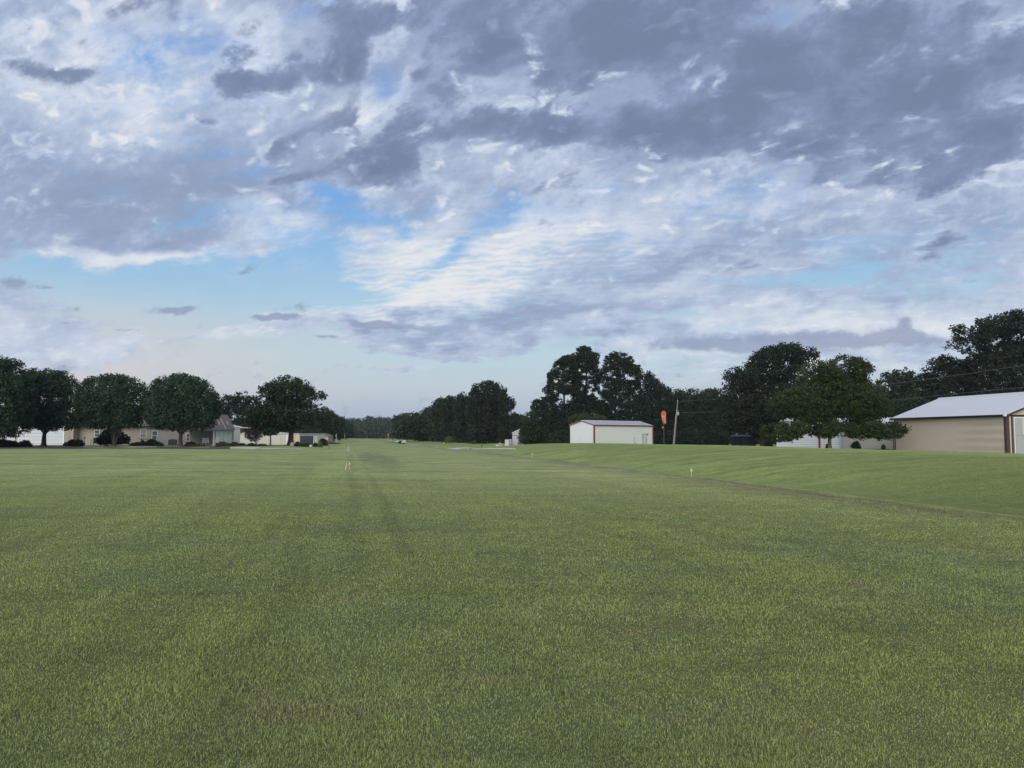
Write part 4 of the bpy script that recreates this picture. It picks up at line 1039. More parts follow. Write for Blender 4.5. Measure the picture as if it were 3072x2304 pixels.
lm = MB(); lm.tube([(0, -.05, 3.2), (-.2, -.05, 3.3)], .02, 6); lm.lathe([(.03, 0), (.08, .05), (.08, .14), (.03, .18)], (-.22, -.05, 3.22), 10)
lm.build('lamp', M('lamp_cream', (.75, .72, .55), .4), ws)
windsock(1164, 262, 2.5, .20, .7, 'tiny far windsock at the right edge of the strip end', M('pale_pole', (.45, .42, .38), .6), .3)

# --- utility pole and its wires
def utility_pole():
    Y = 138; x = gx(2021, Y); z = tz(x, Y)
    root = empty('utility_pole', (x, Y, z), 0, 'leaning grey wooden utility pole with a transformer right of the windsock', 'utility pole')
    top = W(2033, 1202, Y); tl = (top.x - x, 0, top.z - z)
    WD = M('weathered_wood', (.20, .175, .15), .85, .25, 3, bump=.4, bscale=10)
    at = lambda f, dx=0, dy=0: (tl[0] * f + dx, dy, tl[2] * f)
    mb = MB(); mb.tube([at(-.03), at(.3), at(.74)], [.17, .15, .12], 12); mb.build('pole', WD, root)
    mb = MB(); mb.tube([at(.72), at(1.0)], [.065, .05], 8); mb.build('mast', M('mast_grey', (.34, .34, .33), .6), root)
    mb = MB(); mb.tube([at(-.02, -.17, -.12), at(.3, -.15, -.12), at(.72, -.12, -.1)], .04, 6); mb.build('conduit', M('conduit_grey', (.42, .40, .38), .6), root)
    c = at(.72, .26, 0)
    mb = MB(); mb.lathe([(.17, -.30), (.20, -.26), (.20, .22), (.22, .26), (.10, .34)], c, 14); mb.build('transformer', M('transformer_grey', (.42, .44, .44), .5), root, True)
    mb = MB(); mb.lathe([(.04, 0), (.05, .05), (.03, .14)], at(1.0), 8); mb.build('insulator', WHITE, root)
    mb = MB(); mb.tube([at(.79, -.12), at(.79, .30)], .03, 6); mb.build('bracket', M('bracket_grey', (.45, .45, .45), .5), root)
    mb = MB(); mb.tube([at(.45, .16), at(.3, .35), at(.05, .55), (.5, 0, 0)], .018, 5); mb.build('ground_cable', BLACK, root)
utility_pole()
for k_, (pts, lb) in enumerate([([(2034,1238,138),(2180,1236,132),(2336,1226,127),(2670,1201,118),(3072,1161,108),(3500,1108,98)], 'lower overhead wire running right from the utility pole'),
            ([(2033,1204,138),(2300,1190,129),(2670,1152,118),(2890,1123,112),(3072,1096,108),(3500,1022,98)], 'upper overhead wire crossing the tall trees at the right')]):
    mb = MB(); mb.tube([W(*p) for p in pts], .013, 5); o = mb.build('power_cable', M('cable_grey', (.16, .17, .17), .5)); tag(o, lb, 'cable', 'overhead wires on the right')
    org = W(*pts[0])
    for v in o.data.vertices: v.co -= org
    o.location = org

# --- narrow white shed and the things on its apron
def narrow_shed():
    LAV = M('pale_lavender_steel', (.44, .44, .50), .5, .05, 1, rib=('x', .22), ribdepth=.5)
    root, w_ = frame('shed', 1537, 130, 1573, 130, 'narrow tall pale shed under the overhanging dark tree', 'shed')
    mb = MB(); mb.prism([(0, -.3), (w_, -.3), (w_, 2.62), (w_ / 2 + .35, 3.15), (0, 2.48)], 0, 3, 'y'); mb.build('wall', LAV, root)
    mb = MB(); mb.prism([(-.1, 2.50), (w_/2 + .35, 3.20), (w_ + .1, 2.62), (w_ + .1, 2.70), (w_/2 + .35, 3.30), (-.1, 2.60)], -.12, 3.1, 'y'); mb.build('roof', WHITE, root)
    mb = MB(); mb.box(0, w_, -.03, -.004, 2.10, 2.20); mb.box(w_ * .50, w_ * .58, -.03, -.004, 0, 2.1); mb.build('door_rail', M('dark_lavender', (.14, .13, .16), .6), root)
    root, w_ = frame('upright_panel', 1515, 128, 1526.5, 128, 'ribbed white panel standing left of the narrow shed', 'standing_panel')  # ribbed white panel standing free beside the shed
    mb = MB(); mb.box(0, w_, 0, .25, 0, 1.42); mb.build('panel', M('ribbed_panel', (.48, .52, .52), .5, .2, 3, rib=('x', .16), ribdepth=.9), root)
    mb = MB(); mb.box(0, .05, -.03, -.004, 0, 1.42); mb.box(w_ * .62, w_ * .70, -.03, -.004, 0, 1.42); mb.box(w_ * .84, w_ * .9, -.03, -.004, 0, 1.42); mb.build('edge_strip', WHITE, root)
    root, w_ = frame('storage_rack', 1527.5, 128.4, 1536.2, 128.6, 'slatted white rack between the ribbed panel and the shed', 'rack')
    mb = MB(); mb.box(0, w_, 0.05, .25, 0, 1.50); mb.build('back', M('rack_back', (.20, .19, .22), .6), root)
    for i in range(6):
        s_ = MB(); s_.box(.03, w_ * .72, 0, .045, .25 + i * .21, .36 + i * .21); s_.build('slat', WHITE, root)
    mb = MB(); mb.box(w_ * .74, w_ * .98, 0, .046, 0, 1.5); mb.build('side_board', M('reddish_board', (.22, .15, .16), .7), root)
    # upright white frame and a small cart in front of it
    Y = 127; x = gx(1500, Y); root = empty('frame_stand', (x, Y, tz(x, Y)), 0, 'upright white tube frame left of the ribbed panel', 'frame')
    mb = MB(); mb.tube([(-.17, 0, 0), (-.17, 0, .8), (-.12, 0, .86), (.12, 0, .86), (.17, 0, .8), (.17, 0, 0)], .03, 6); mb.build('frame', WHITE, root)
    mb = MB(); mb.box(-.22, .25, -.06, .06, 0, .06); mb.tube([(0, 0, .05), (0, 0, .62)], .015, 5); mb.build('base', WHITE, root)
    Y = 125; x = gx(1491, Y); root = empty('lawn_cart', (x, Y, tz(x, Y)), 0, 'small lawn cart with white hopper and black wheels near the tube frame', 'cart')
    mb = MB(); mb.lathe([(.10, .22), (.22, .30), (.24, .42), (.20, .46)], (0, 0, 0), 12); mb.build('hopper', WHITE, root, True)
    for sx in (-.2, .2):
        w2 = MB(); w2.tube([(sx - .03, 0, .15), (sx + .03, 0, .15)], .15, 12); w2.build('wheel', BLACK, root)
    mb = MB(); mb.tube([(.1, 0, .3), (.25, 0, .75), (.25, .2, .75)], .015, 5); mb.build('handle', WHITE, root)
narrow_shed()
def sheet(name, pts, mat, label=None, cat=None, off=.02, sub=8):
    """ground sheet following the terrain, pts = outline quads [(a,b,c,d)] in world xy"""
    vs = []; fs = []
    for (a, b, c, d) in pts:
        n0 = len(vs)
        for i in range(sub + 1):
            for j in range(3):
                u, v = i / sub, j / 2
                x = (a[0]*(1-u)+b[0]*u)*(1-v)+(d[0]*(1-u)+c[0]*u)*v; y = (a[1]*(1-u)+b[1]*u)*(1-v)+(d[1]*(1-u)+c[1]*u)*v
                vs.append((x, y, tz(x, y) + off))
        for i in range(sub):
            for j in range(2):
                k = n0 + i * 3 + j; fs.append((k, k + 3, k + 4, k + 1))
    mb = MB(); mb.add(vs, fs); o = mb.build(name, mat)
    o['kind'] = 'structure'
    return o
def quad_px(*p): return tuple(hit(*q) for q in p)
sheet('concrete_apron', [quad_px((1422,1348.6),(1548,1348.8),(1548,1345.2),(1410,1345.8))], CONC)
sheet('path', [quad_px((1188,1327.2),(1302,1338.6),(1302,1336.2),(1188,1325.2))], M('gravel', (.34,.32,.27), .9, .15, 2))
sheet('path', [quad_px((1300,1342.2),(1425,1343.6),(1425,1342.4),(1300,1341.4))], CONC)
sheet('driveway', [quad_px((690,1349),(762,1349),(786,1342.5),(690,1341.2))], CONC)
sheet('path', [quad_px((764,1347.5),(905,1348.2),(905,1346.6),(782,1344.6))], CONC)
sheet('path', [quad_px((1022,1351.6),(1032,1351.8),(1032,1350.8),(1022,1350.6))], CONC)
MUL = M('bark_mulch', (.080,.058,.050), .95, .4, 5)
sheet('mulch_bed', [quad_px((-60,1347),(200,1347),(200,1337),(-60,1337)), quad_px((200,1347.2),(400,1346.5),(400,1341),(200,1337)), quad_px((400,1346),(690,1347),(690,1341),(400,1340))], MUL, sub=20)
sheet('path', [quad_px((248,1342.5),(470,1342.5),(470,1341.0),(248,1341.0))], CONC, off=.05, sub=14)

small_post(1445, 122, .42, .06, 'marker_post', 'short black post on the grass left of the concrete apron', 'post', BLACK)
small_post(1350 - 19, 195, .30, .10, 'marker_post', 'small white post left of the pale yellow green bush', 'post', WHITE)

# --- parked things far down the right edge
def trailers():
    Y = 215; PAL = M('pale_grey_cover', (.42, .46, .46), .6, .1, 1)
    x = gx(1211, Y); root = empty('trailer', (x, Y, tz(x, Y)), R(8), 'pale rounded camper trailer at the foot of the far right trees', 'trailer')
    mb = MB(); mb.prism([(-.55, .35), (.5, .35), (.62, .7), (.55, 1.05), (.1, 1.12), (-.5, .85), (-.62, .55)], -.4, .4, 'y'); mb.build('body', PAL, root)
    for sx in (-.2, .25):
        w2 = MB(); w2.tube([(sx, -.46, .2), (sx, -.38, .2)], .2, 10); w2.build('wheel', BLACK, root)
    mb = MB(); mb.tube([(.5, 0, .3), (1.0, 0, .25)], .03, 5); mb.build('hitch', BLACK, root)
    x = gx(1176, 235); root = empty('trailer', (x, 235, tz(x, 235)), R(-5), 'low flat pale trailer beside the tiny far windsock', 'trailer')
    mb = MB(); mb.box(-.9, .8, -.4, .4, .32, .42); mb.build('deck', PAL, root)
    mb = MB(); mb.box(-.85, .2, -.38, .38, .42, .85); mb.prism([(.2, .42), (.7, .42), (.2, .8)], -.38, .38, 'y'); mb.build('cover', M('blue_grey_cover', (.20, .24, .28), .6), root)
    for sx in (-.4, .3):
        w2 = MB(); w2.tube([(sx, -.46, .18), (sx, -.4, .18)], .18, 10); w2.build('wheel', BLACK, root)
    x = gx(1192, 225); root = empty('trailer', (x, 225, tz(x, 225)), R(4), 'small pale trailer between the flat trailer and the camper', 'trailer')
    mb = MB(); mb.box(-.5, .5, -.35, .35, .28, .72); mb.build('body', PAL, root)
    for sx in (-.25, .25):
        w2 = MB(); w2.tube([(sx, -.42, .18), (sx, -.36, .18)], .18, 10); w2.build('wheel', BLACK, root)
trailers()
bush('hedge_bush', 1203, 222, 14, 9, 'dark', 'low dark bush between the far parked trailers', puff=.3, leaf=.2)

# --- runway edge lights
ST = M('stake_white', (.52, .54, .42), .6, .05, 3); LENS = M('lens_white', (.62, .61, .52), .3, .03, 3); ORL = M('lens_orange', (.78, .42, .22), .4, .05, 3)
def edge_light(p_, t_, label, colr, group, scale=1.0):
    x = CA * p_ - SA * t_; y = SA * p_ + CA * t_
    root = empty('edge_light', (x, y, tz(x, y)), 0, label, 'runway light', group)
    mb = MB(); mb.tube([(0, 0, -.05), (.01, 0, .20 * scale)], .013, 8); mb.build('stake', ST, root)
    mb = MB(); mb.lathe([(.02, .195*scale), (.042, .20*scale), (.045, .235*scale), (.036, .245*scale)], (.01, 0, 0), 12); mb.build('housing', colr, root, True)
    mb = MB(); mb.lathe([(.030, .246*scale), (.032, .285*scale), (.022, .31*scale), (.008, .32*scale)], (.01, 0, 0), 12); mb.build('lens', LENS, root, True)
    return root
GL, GRt = 'edge lights along the left side of the strip', 'edge lights along the right side of the strip'
for i, (t_, lb) in enumerate([(36, 'nearest runway edge light on the left, white lens over an orange collar'), (65.5, 'second runway edge light of the left row'),
                              (95, 'third runway edge light of the left row'), (125, 'fourth runway edge light of the left row'), (155, 'farthest runway edge light of the left row')]):
    edge_light(.06, t_, lb, ORL if i == 0 else LENS, GL, 1.0 if i == 0 else 1.15)
for i, (p_, t_, lb) in enumerate([(13.05, 27.9, 'nearest runway edge light on the right, at the foot of the bank'), (12.95, 54, 'second runway edge light on the right, below the dark brush'),
                               (12.9, 84, 'third runway edge light on the right, before the concrete apron'), (12.9, 114, 'farthest runway edge light of the right row')]):
    edge_light(p_, t_, lb, LENS, GRt, 1.05)
def stake(px, Y, h, label, lean=.04):
    x = gx(px, Y); mb = MB(); mb.tube([(-lean * .3, 0, -.05), (lean, 0, h)], [.022, .026], 8); mb.box(lean - .02, lean + .02, -.02, .02, h, h + .012)
    o = mb.build('marker_stake', ST); o.location = (x, Y, tz(x, Y)); tag(o, label, 'stake', 'white stakes beside the left lights')
stake(1038, 35, .27, 'near white stake just left of the nearest runway light')
stake(1041, 78, .35, 'far white stake left of the third runway light')

# --- flagpole, small flag, bird feeder, hedge, planter, boulder
def flag(px, Y, h, label, fx_, fcol, fl):
    x = gx(px, Y); root = empty('flagpole', (x, Y, tz(x, Y)), 0, label, 'flagpole')
    mb = MB(); mb.tube([(0, 0, -.1), (0, 0, h)], [.07, .05], 8); mb.lathe([(.02, 0), (.07, .05), (.02, .1)], (0, 0, h), 8); mb.build('pole', M('pole_pale', (.50, .50, .48), .5), root)
    vs = []; fs = []; n = 6
    for i in range(n + 1):
        u = i / n
        for j in range(3):
            v = j / 2; vs.append((fx_ * u * .8 + .02 * math.sin(u * 9), .05 * math.sin(u * 7 + v), h - .1 - u * fl - v * .30))
    for i in range(n):
        for j in range(2): k = i * 3 + j; fs.append((k, k + 3, k + 4, k + 1))
    mb = MB(); mb.add(vs, fs); o = mb.build('flag', fcol, root); o.modifiers.new('thick', 'SOLIDIFY').thickness = .012
FLG = M('flag_cloth', (.6, .25, .26), .8, .05, 1)
t = NT(FLG.node_tree); oc = t.node('ShaderNodeTexCoord').outputs['Object']; ox_, oy_, oz_ = t.sep(oc)
ph = t.math('FRACT', t.math('DIVIDE', t.math('ADD', oz_, t.math('MULTIPLY', ox_, -.6)), .16))
t.put(t.n['Principled BSDF'].inputs['Base Color'], t.mix(t.ss(ph, .45, .55), (.50, .06, .07, 1), (.72, .72, .72, 1)))
flag(1009, 236, 2.55, 'pale flagpole with a limp red and white flag in the far left distance', -.45, FLG, .6)
flag(1034, 290, 2.3, 'thin far pole with a small white flag beside the strip', -.08, WHITE, .3)
def feeder():
    Y = 103; x = gx(985.5, Y); root = empty('bird_feeder', (x, Y, tz(x, Y)), 0, 'small bird feeder on a thin dark post on the left lawn', 'bird feeder')
    PM = M('feeder_post', (.12, .12, .09), .8)
    mb = MB(); mb.tube([(0, 0, -.1), (0, 0, .82)], .035, 8); mb.build('post', PM, root)
    mb = MB(); mb.box(-.18, .18, -.14, .14, .82, .86); mb.box(-.10, .10, -.1, .1, .86, 1.0); mb.build('tray', PM, root)
    mb = MB(); mb.prism([(-.2, 1.0), (.2, 1.0), (0, 1.13)], -.16, .16, 'y'); mb.build('roof', M('feeder_roof', (.08, .09, .06), .8), root)
feeder()
for i, px in enumerate((981, 992, 1003, 1014)):
    bush('hedge_bush', px, 188, 15, 7.5 - i * .9, 'dark', ['bush at the left end of the low dark hedge by the flagpole', 'second bush of the low dark hedge by the flagpole', 'third bush of the low dark hedge by the flagpole', 'lowest bush at the right end of the low dark hedge'][i], group='low dark hedge by the flagpole', puff=.25, leaf=.16)
def boulder():
    x = gx(877, 112); vs = []; fs = []; nu, nv = 16, 9
    for j in range(nv):
        ph = math.pi * j / (nv - 1)
        for i in range(nu):
            a = 2 * math.pi * i / nu; k = 1 + .10 * math.sin(a * 3 + j) + .06 * math.sin(a * 5 - j * 2)
            vs.append((math.sin(ph) * math.cos(a) * .30 * k, math.sin(ph) * math.sin(a) * .25 * k, .30 - math.cos(ph) * -.36 * 1.0 if False else .28 + math.cos(ph) * .36 * (1 + .05 * math.sin(a * 2))))
    for j in range(nv - 1):
        for i in range(nu): fs.append((j*nu+i, (j+1)*nu+i, (j+1)*nu+(i+1)%nu, j*nu+(i+1)%nu))
    mb = MB(); mb.add(vs, fs); o = mb.build('boulder', M('grey_stone', (.24, .25, .24), .9, .3, 5, bump=.6, bscale=8), None, True)
    o.location = (x, 112, tz(x, 112)); tag(o, 'grey upright boulder at the foot of the oak trunk', 'boulder')
boulder()
def planter():
    x = gx(932, 110); root = empty('garden_ornament', (x, 110, tz(x, 110)), 0, 'white bird shaped garden ornament among the bushes right of the oak', 'garden ornament')
    mb = MB(); mb.lathe([(.08, .02), (.16, .08), (.18, .16), (.12, .22), (.05, .24)], (0, 0, .05), 12); mb.build('body', WHITE, root, True)
    mb = MB(); mb.tube([(.02, 0, .22), (.03, 0, .34), (-.01, 0, .40), (-.07, 0, .38)], [.04, .03, .03, .015], 8); mb.tube([(.12, 0, .2), (.22, 0, .30)], [.05, .015], 8); mb.tube([(-.12, 0, .16), (-.20, 0, .26)], [.04, .01], 8); mb.build('neck', WHITE, root)
planter()

# --- left: beige house
def window(root, x0, x1, z0, z1, sill=True, blind=False):
    f = MB(); t_ = .075
    f.box(x0, x0 + t_, -.07, -.004, z0, z1); f.box(x1 - t_, x1, -.07, -.004, z0, z1); f.box(x0 + t_, x1 - t_, -.07, -.004, z1 - t_, z1); f.box(x0 + t_, x1 - t_, -.07, -.004, z0, z0 + t_)
    f.box(x0 + t_, x1 - t_, -.05, -.004, (z0 + z1) / 2 - .025, (z0 + z1) / 2 + .025)
    w_ = f.build('window', WHITE, root)
    g = MB(); g.box(x0 + t_, x1 - t_, -.03, -.003, z0 + t_, (z0 + z1)/2 - .026); g.box(x0 + t_, x1 - t_, -.03, -.003, (z0 + z1)/2 + .026, z1 - t_); g.build('pane', BLIND if blind else GLASS, w_)
    if sill:
        s_ = MB(); s_.box(x0 - .15, x1 + .15, -.14, -.004, z0 - .12, z0 - .002); s_.build('sill', M('sill_tan', (.20, .17, .14), .8), w_)
def quoins(root, x0, x1, z0, z1, n):
    q = MB()
    h = (z1 - z0) / n
    for i in range(n): q.box(x0 + (.06 if i % 2 else 0), x1, -.06, -.004, z0 + i * h + .03, z0 + (i + 1) * h)
    q.build('quoin', QUO, root)
    j = MB(); j.box(x0 + .05, x1 - .02, -.045, -.003, z0, z1); j.build('quoin_joint', JNT, root)
def left_house():
    Y = 124
    root, w_ = frame('house', -60, Y, 640, Y, 'long beige stucco house with white garage door and columned porch behind the pear trees', 'house', zb=-.33)
    X = lambda px: (px + 60) / 700 * w_
    Z = lambda py: (1338.5 - py) * Y / FPX
    mb = MB(); mb.box(X(-60), X(236), -1.6, 0, -.5, 3.3); mb.build('garage_wall', BEI, root)
    mb = MB(); mb.box(X(-60), w_, 0.001, 9, -.5, 3.3); mb.build('wall', BEI, root)
    rf = MB(); rf.add([(X(-80), -2.2, 3.3), (X(640), -2.2 + 1.6, 3.3), (X(640), 9.5, 3.3), (X(-80), 9.5, 3.3), (X(-40), 4, 5.6), (X(600), 4, 5.6)],
                      [(0, 1, 5, 4), (1, 2, 5), (2, 3, 4, 5), (3, 0, 4), (0, 3, 2, 1)]); rf.build('roof', SHING, root)
    # garage wing front is 1.6 m forward
    gr = bpy.data.objects.new('garage_front', None)
    def fwd(o): o.location.y = -1.6; return o
    d = MB(); d.box(X(76), X(206), -.03, -.004, Z(1333.5), Z(1284)); dd = d.build('garage_door', M('garage_door_white', (.56, .59, .62), .5, .03, 1, lines=('z', .53, .5)), root); fwd(dd)
    f = MB(); f.box(X(72), X(76), -.08, -.004, 0, Z(1282)); f.box(X(206), X(210), -.08, -.004, 0, Z(1282)); f.box(X(76), X(206), -.08, -.031, Z(1284), Z(1281)); f.build('frame', WHITE, dd)
    d = MB(); d.box(X(39), X(61), -.03, -.004, Z(1333), Z(1286)); d2 = d.build('door', M('door_grey_white', (.52, .55, .60), .5, .03, 1), root); fwd(d2)
    f = MB(); f.box(X(36.5), X(39), -.08, -.004, 0, Z(1285)); f.box(X(61), X(63), -.08, -.004, 0, Z(1285)); f.build('frame', WHITE, d2)
    h_ = MB(); h_.lathe([(.02, -.03), (.05, 0), (.02, .03)], (X(59.5), -.08, Z(1313)), 8); h_.build('handle', BLACK, d2)
    for (a, b) in ((22, 35), (211, 226)):
        q = MB(); n = 6
        for i in range(n): q.box(X(a) + (.05 if i % 2 else 0), X(b), -.06, -.0041, i * .42 + .04, (i + 1) * .42)
        fwd(q.build('quoin', QUO, root)); j = MB(); j.box(X(a) + .05, X(b) - .02, -.045, -.003, 0, 2.5); fwd(j.build('quoin_joint', JNT, root))
    sl_ = MB(); sl_.box(X(60), X(215), -2.6, -1.601, -.3, .02); sl_.build('garage_slab', M('warm_concrete', (.46, .42, .34), .85, .08, 1), root)
    window(root, X(282), X(298.5), Z(1311), Z(1290), blind=True)
    window(root, X(420), X(439.5), Z(1314), Z(1286))
    window(root, X(455), X(472.5), Z(1320), Z(1292), blind=True)
    window(root, X(558.5), X(577), Z(1323.5), Z(1300), blind=True)
    for (a, b) in ((441, 451), (577.5, 590)): quoins(root, X(a), X(b), 0.1, 2.8, 7)
    bs = MB(); bs.box(X(240), X(450), -.12, -.003, -.2, .22); bs.build('plinth', M('plinth_tan', (.24, .19, .16), .9), root)
    # entry
    d = MB(); d.box(X(598), X(608), -.04, -.004, 0, 2.2); d3 = d.build('door', WHITE, root)
    g = MB(); g.box(X(600), X(606), -.06, -.041, .5, 2.0); g.build('pane', GLASS, d3)
left_house()
def porch():
    Y = 119
    root, w_ = frame('porch', 618, Y, 698, 123, 'white columned porch with steep brown shingled roof at the right end of the beige house', 'porch', zb=-.30)
    s_ = w_ / 80.0
    X = lambda px: (px - 618) * s_
    Z = lambda py: (1339 - py) * Y / FPX
    # deck and brick base
    b = MB(); b.box(0, w_, 0, 4.2, -.4, .16); b.build('deck', BRICK, root)
    st = MB(); st.box(X(643), X(658), -.5, -.001, -.3, .10); st.build('step', M('step_tan', (.40, .34, .30), .8), root)
    bw = MB(); bw.box(0, w_, 4.2, 4.4, 0, 2.6); bw.build('back_wall', M('porch_back_wall', (.42, .44, .45), .7, .05, 1), root)
    # columns
    for px, r_ in ((642.5, .14), (657.5, .09), (670.5, .07), (683.5, .07), (694.5, .10)):
        c = MB(); x = X(px); c.box(x - r_ * 1.5, x + r_ * 1.5, .15 - r_ * 1.5, .15 + r_ * 1.5, .16, .34)
        c.lathe([(r_ * 1.2, .34), (r_, .42), (r_, 2.28), (r_ * 1.3, 2.36), (r_ * 1.3, 2.44)], (x, .15, 0), 14); c.build('column', WHITE, root)
    # white privacy panels between the slim columns, dark gap beside each
    for a, b_ in ((647.5, 655.5), (659.8, 668.2), (672.6, 681.5), (685.5, 692)):
        p = MB(); p.box(X(a), X(b_), .10, .14, .3, 2.36); p.build('side_panel', M('white_panel', (.80, .81, .81), .5, .05, 2, rib=('x', .2), ribdepth=.5), root)
    be = MB(); be.box(X(616), w_ + .2, -.05, .30, 2.44, 2.66); be.build('beam', M('beam_white', (.50, .50, .50), .6), root)
    # steep roof in two hips with a rib between them
    def hip(x0, x1, x2, x3, z0, z1, nm, y0=-.35):
        r_ = MB(); r_.add([(x0, y0, z0), (x1, y0, z0), (x1, 5.2, z0), (x0, 5.2, z0), (x2 + .85, 2.4, z1), (x3 + .85, 2.4, z1)], [(0, 1, 5, 4), (1, 2, 5), (2, 3, 4, 5), (3, 0, 4), (0, 3, 2, 1)])
        return r_.build(nm, SHING, root)
    hip(X(600), X(699), X(640), X(694), 2.67, Z(1241), 'roof')
    rb = MB(); rb.tube([(X(672.5), -.36, 2.72), (X(666.5) + .83, 2.35, Z(1239.5))], .08, 6); rb.build('roof_rib', M('rib_tan', (.40, .34, .33), .8), root)
    rb = MB(); rb.tube([(X(699), -.36, 2.72), (X(694.2) + .83, 2.35, Z(1241))], .055, 6); rb.tube([(X(641) + .85, 2.4, Z(1240.3)), (X(694) + .85, 2.4, Z(1240.3))], .05, 6); rb.build('ridge_cap', M('ridge_brown', (.13, .10, .10), .8), root)
    for px in (661.5, 687.5):
        d = MB(); x = X(px) + .2; y0 = .35
        d.add([(x - .33, y0, 2.92), (x + .30, y0, 2.92), (x - .05, y0 + .35, Z(1263)), (x, 2.2, Z(1263)), (x - .33, 1.2, 2.95), (x + .30, 1.2, 2.95)], [(0, 1, 2), (0, 2, 3, 4), (1, 5, 3, 2)])
        d.build('dormer', M('dormer_cream', (.42, .38, .24), .8), root)
    gt = MB(); gt.box(X(612), w_ + .25, -.45, -.36, 2.62, 2.72); gt.build('gutter', M('gutter_grey', (.30, .32, .31), .6), root)
    # railing
    rl = MB(); x0, x1 = X(673), X(700); rl.box(x0, x1, -.25, -.20, .86, .92); rl.box(x0, x1, -.25, -.20, .18, .23); rl.build('handrail', WHITE, root)
    k = 0; xx = x0 + .08
    while xx < x1 - .05:
        p = MB(); p.box(xx, xx + .05, -.245, -.205, .231, .859); p.build('baluster', WHITE, root); xx += .155
    p = MB(); p.box(x1, x1 + .10, -.28, -.17, -.2, 1.05); p.build('post', WHITE, root)
    return root
PORCH = porch()
# upright porch sign with letters
def porch_sign():
    P0 = PORCH.matrix_basis if False else Matrix.Translation(PORCH.location) @ Matrix.Rotation(PORCH.rotation_euler.z, 4, 'Z')
    loc = P0 @ Vector((30.2 * .0 + 1.66, .48, .30))
    root = empty('porch_sign', loc, PORCH.rotation_euler.z, 'tall narrow white board with dark letters standing beside the thick porch column', 'sign')
    b = MB(); b.box(-.16, .16, -.02, .02, .35, 2.0); b.build('board', M('sign_white', (.74, .75, .76), .6, .03, 2), root)
    for i, ch in enumerate('WELCOME'):
        cu = bpy.data.curves.new('letter', 'FONT'); cu.body = ch; cu.size = .26; cu.align_x = 'CENTER'; cu.extrude = .004
        tmp = bpy.data.objects.new('letter', cu); COL.objects.link(tmp)
        me = bpy.data.meshes.new_from_object(tmp); bpy.data.objects.remove(tmp)
        for v in me.vertices: v.co = Vector((v.co.x - .04, -.027 - v.co.z, 1.72 + v.co.y - i * .225))
        link('letter', me, BLACK, root)
porch_sign()
def rocking_chair(px, Y, rz, label):
    x = gx(px, Y); root = empty('rocking_chair', (x, Y, -.30 + .17), rz, label, 'rocking chair', 'white rocking chairs on the porch')
    b = MB(); b.box(-.25, .25, -.25, .22, .40, .44); b.build('seat', WHITE, root)
    b = MB()
    for i in range(5): b.box(-.23 + i * .105, -.18 + i * .105, .20, .23, .46, 1.08)
    b.box(-.27, .27, .19, .24, 1.08, 1.16); b.build('backrest', WHITE, root)
    for sx in (-.25, .25):
        l_ = MB(); l_.tube([(sx, -.22, .06), (sx, -.22, .62)], .022, 6); l_.build('leg', WHITE, root)
        l_ = MB(); l_.tube([(sx, .20, .06), (sx, .22, 1.1)], .022, 6); l_.build('leg', WHITE, root)
        l_ = MB(); l_.box(sx - .04, sx + .04, -.28, .22, .62, .65); l_.build('armrest', WHITE, root)
        l_ = MB(); l_.tube([(sx, -.42, .10), (sx, -.2, .04), (sx, .1, .03), (sx, .42, .11)], .022, 6); l_.build('rocker', WHITE, root)
rocking_chair(613, 121.0, R(200), 'white rocking chair at the left end of the porch')
rocking_chair(624, 121.2, R(170), 'white rocking chair next to the thick porch column')
rocking_chair(652, 120.6, R(190), 'white rocking chair behind the letter board')
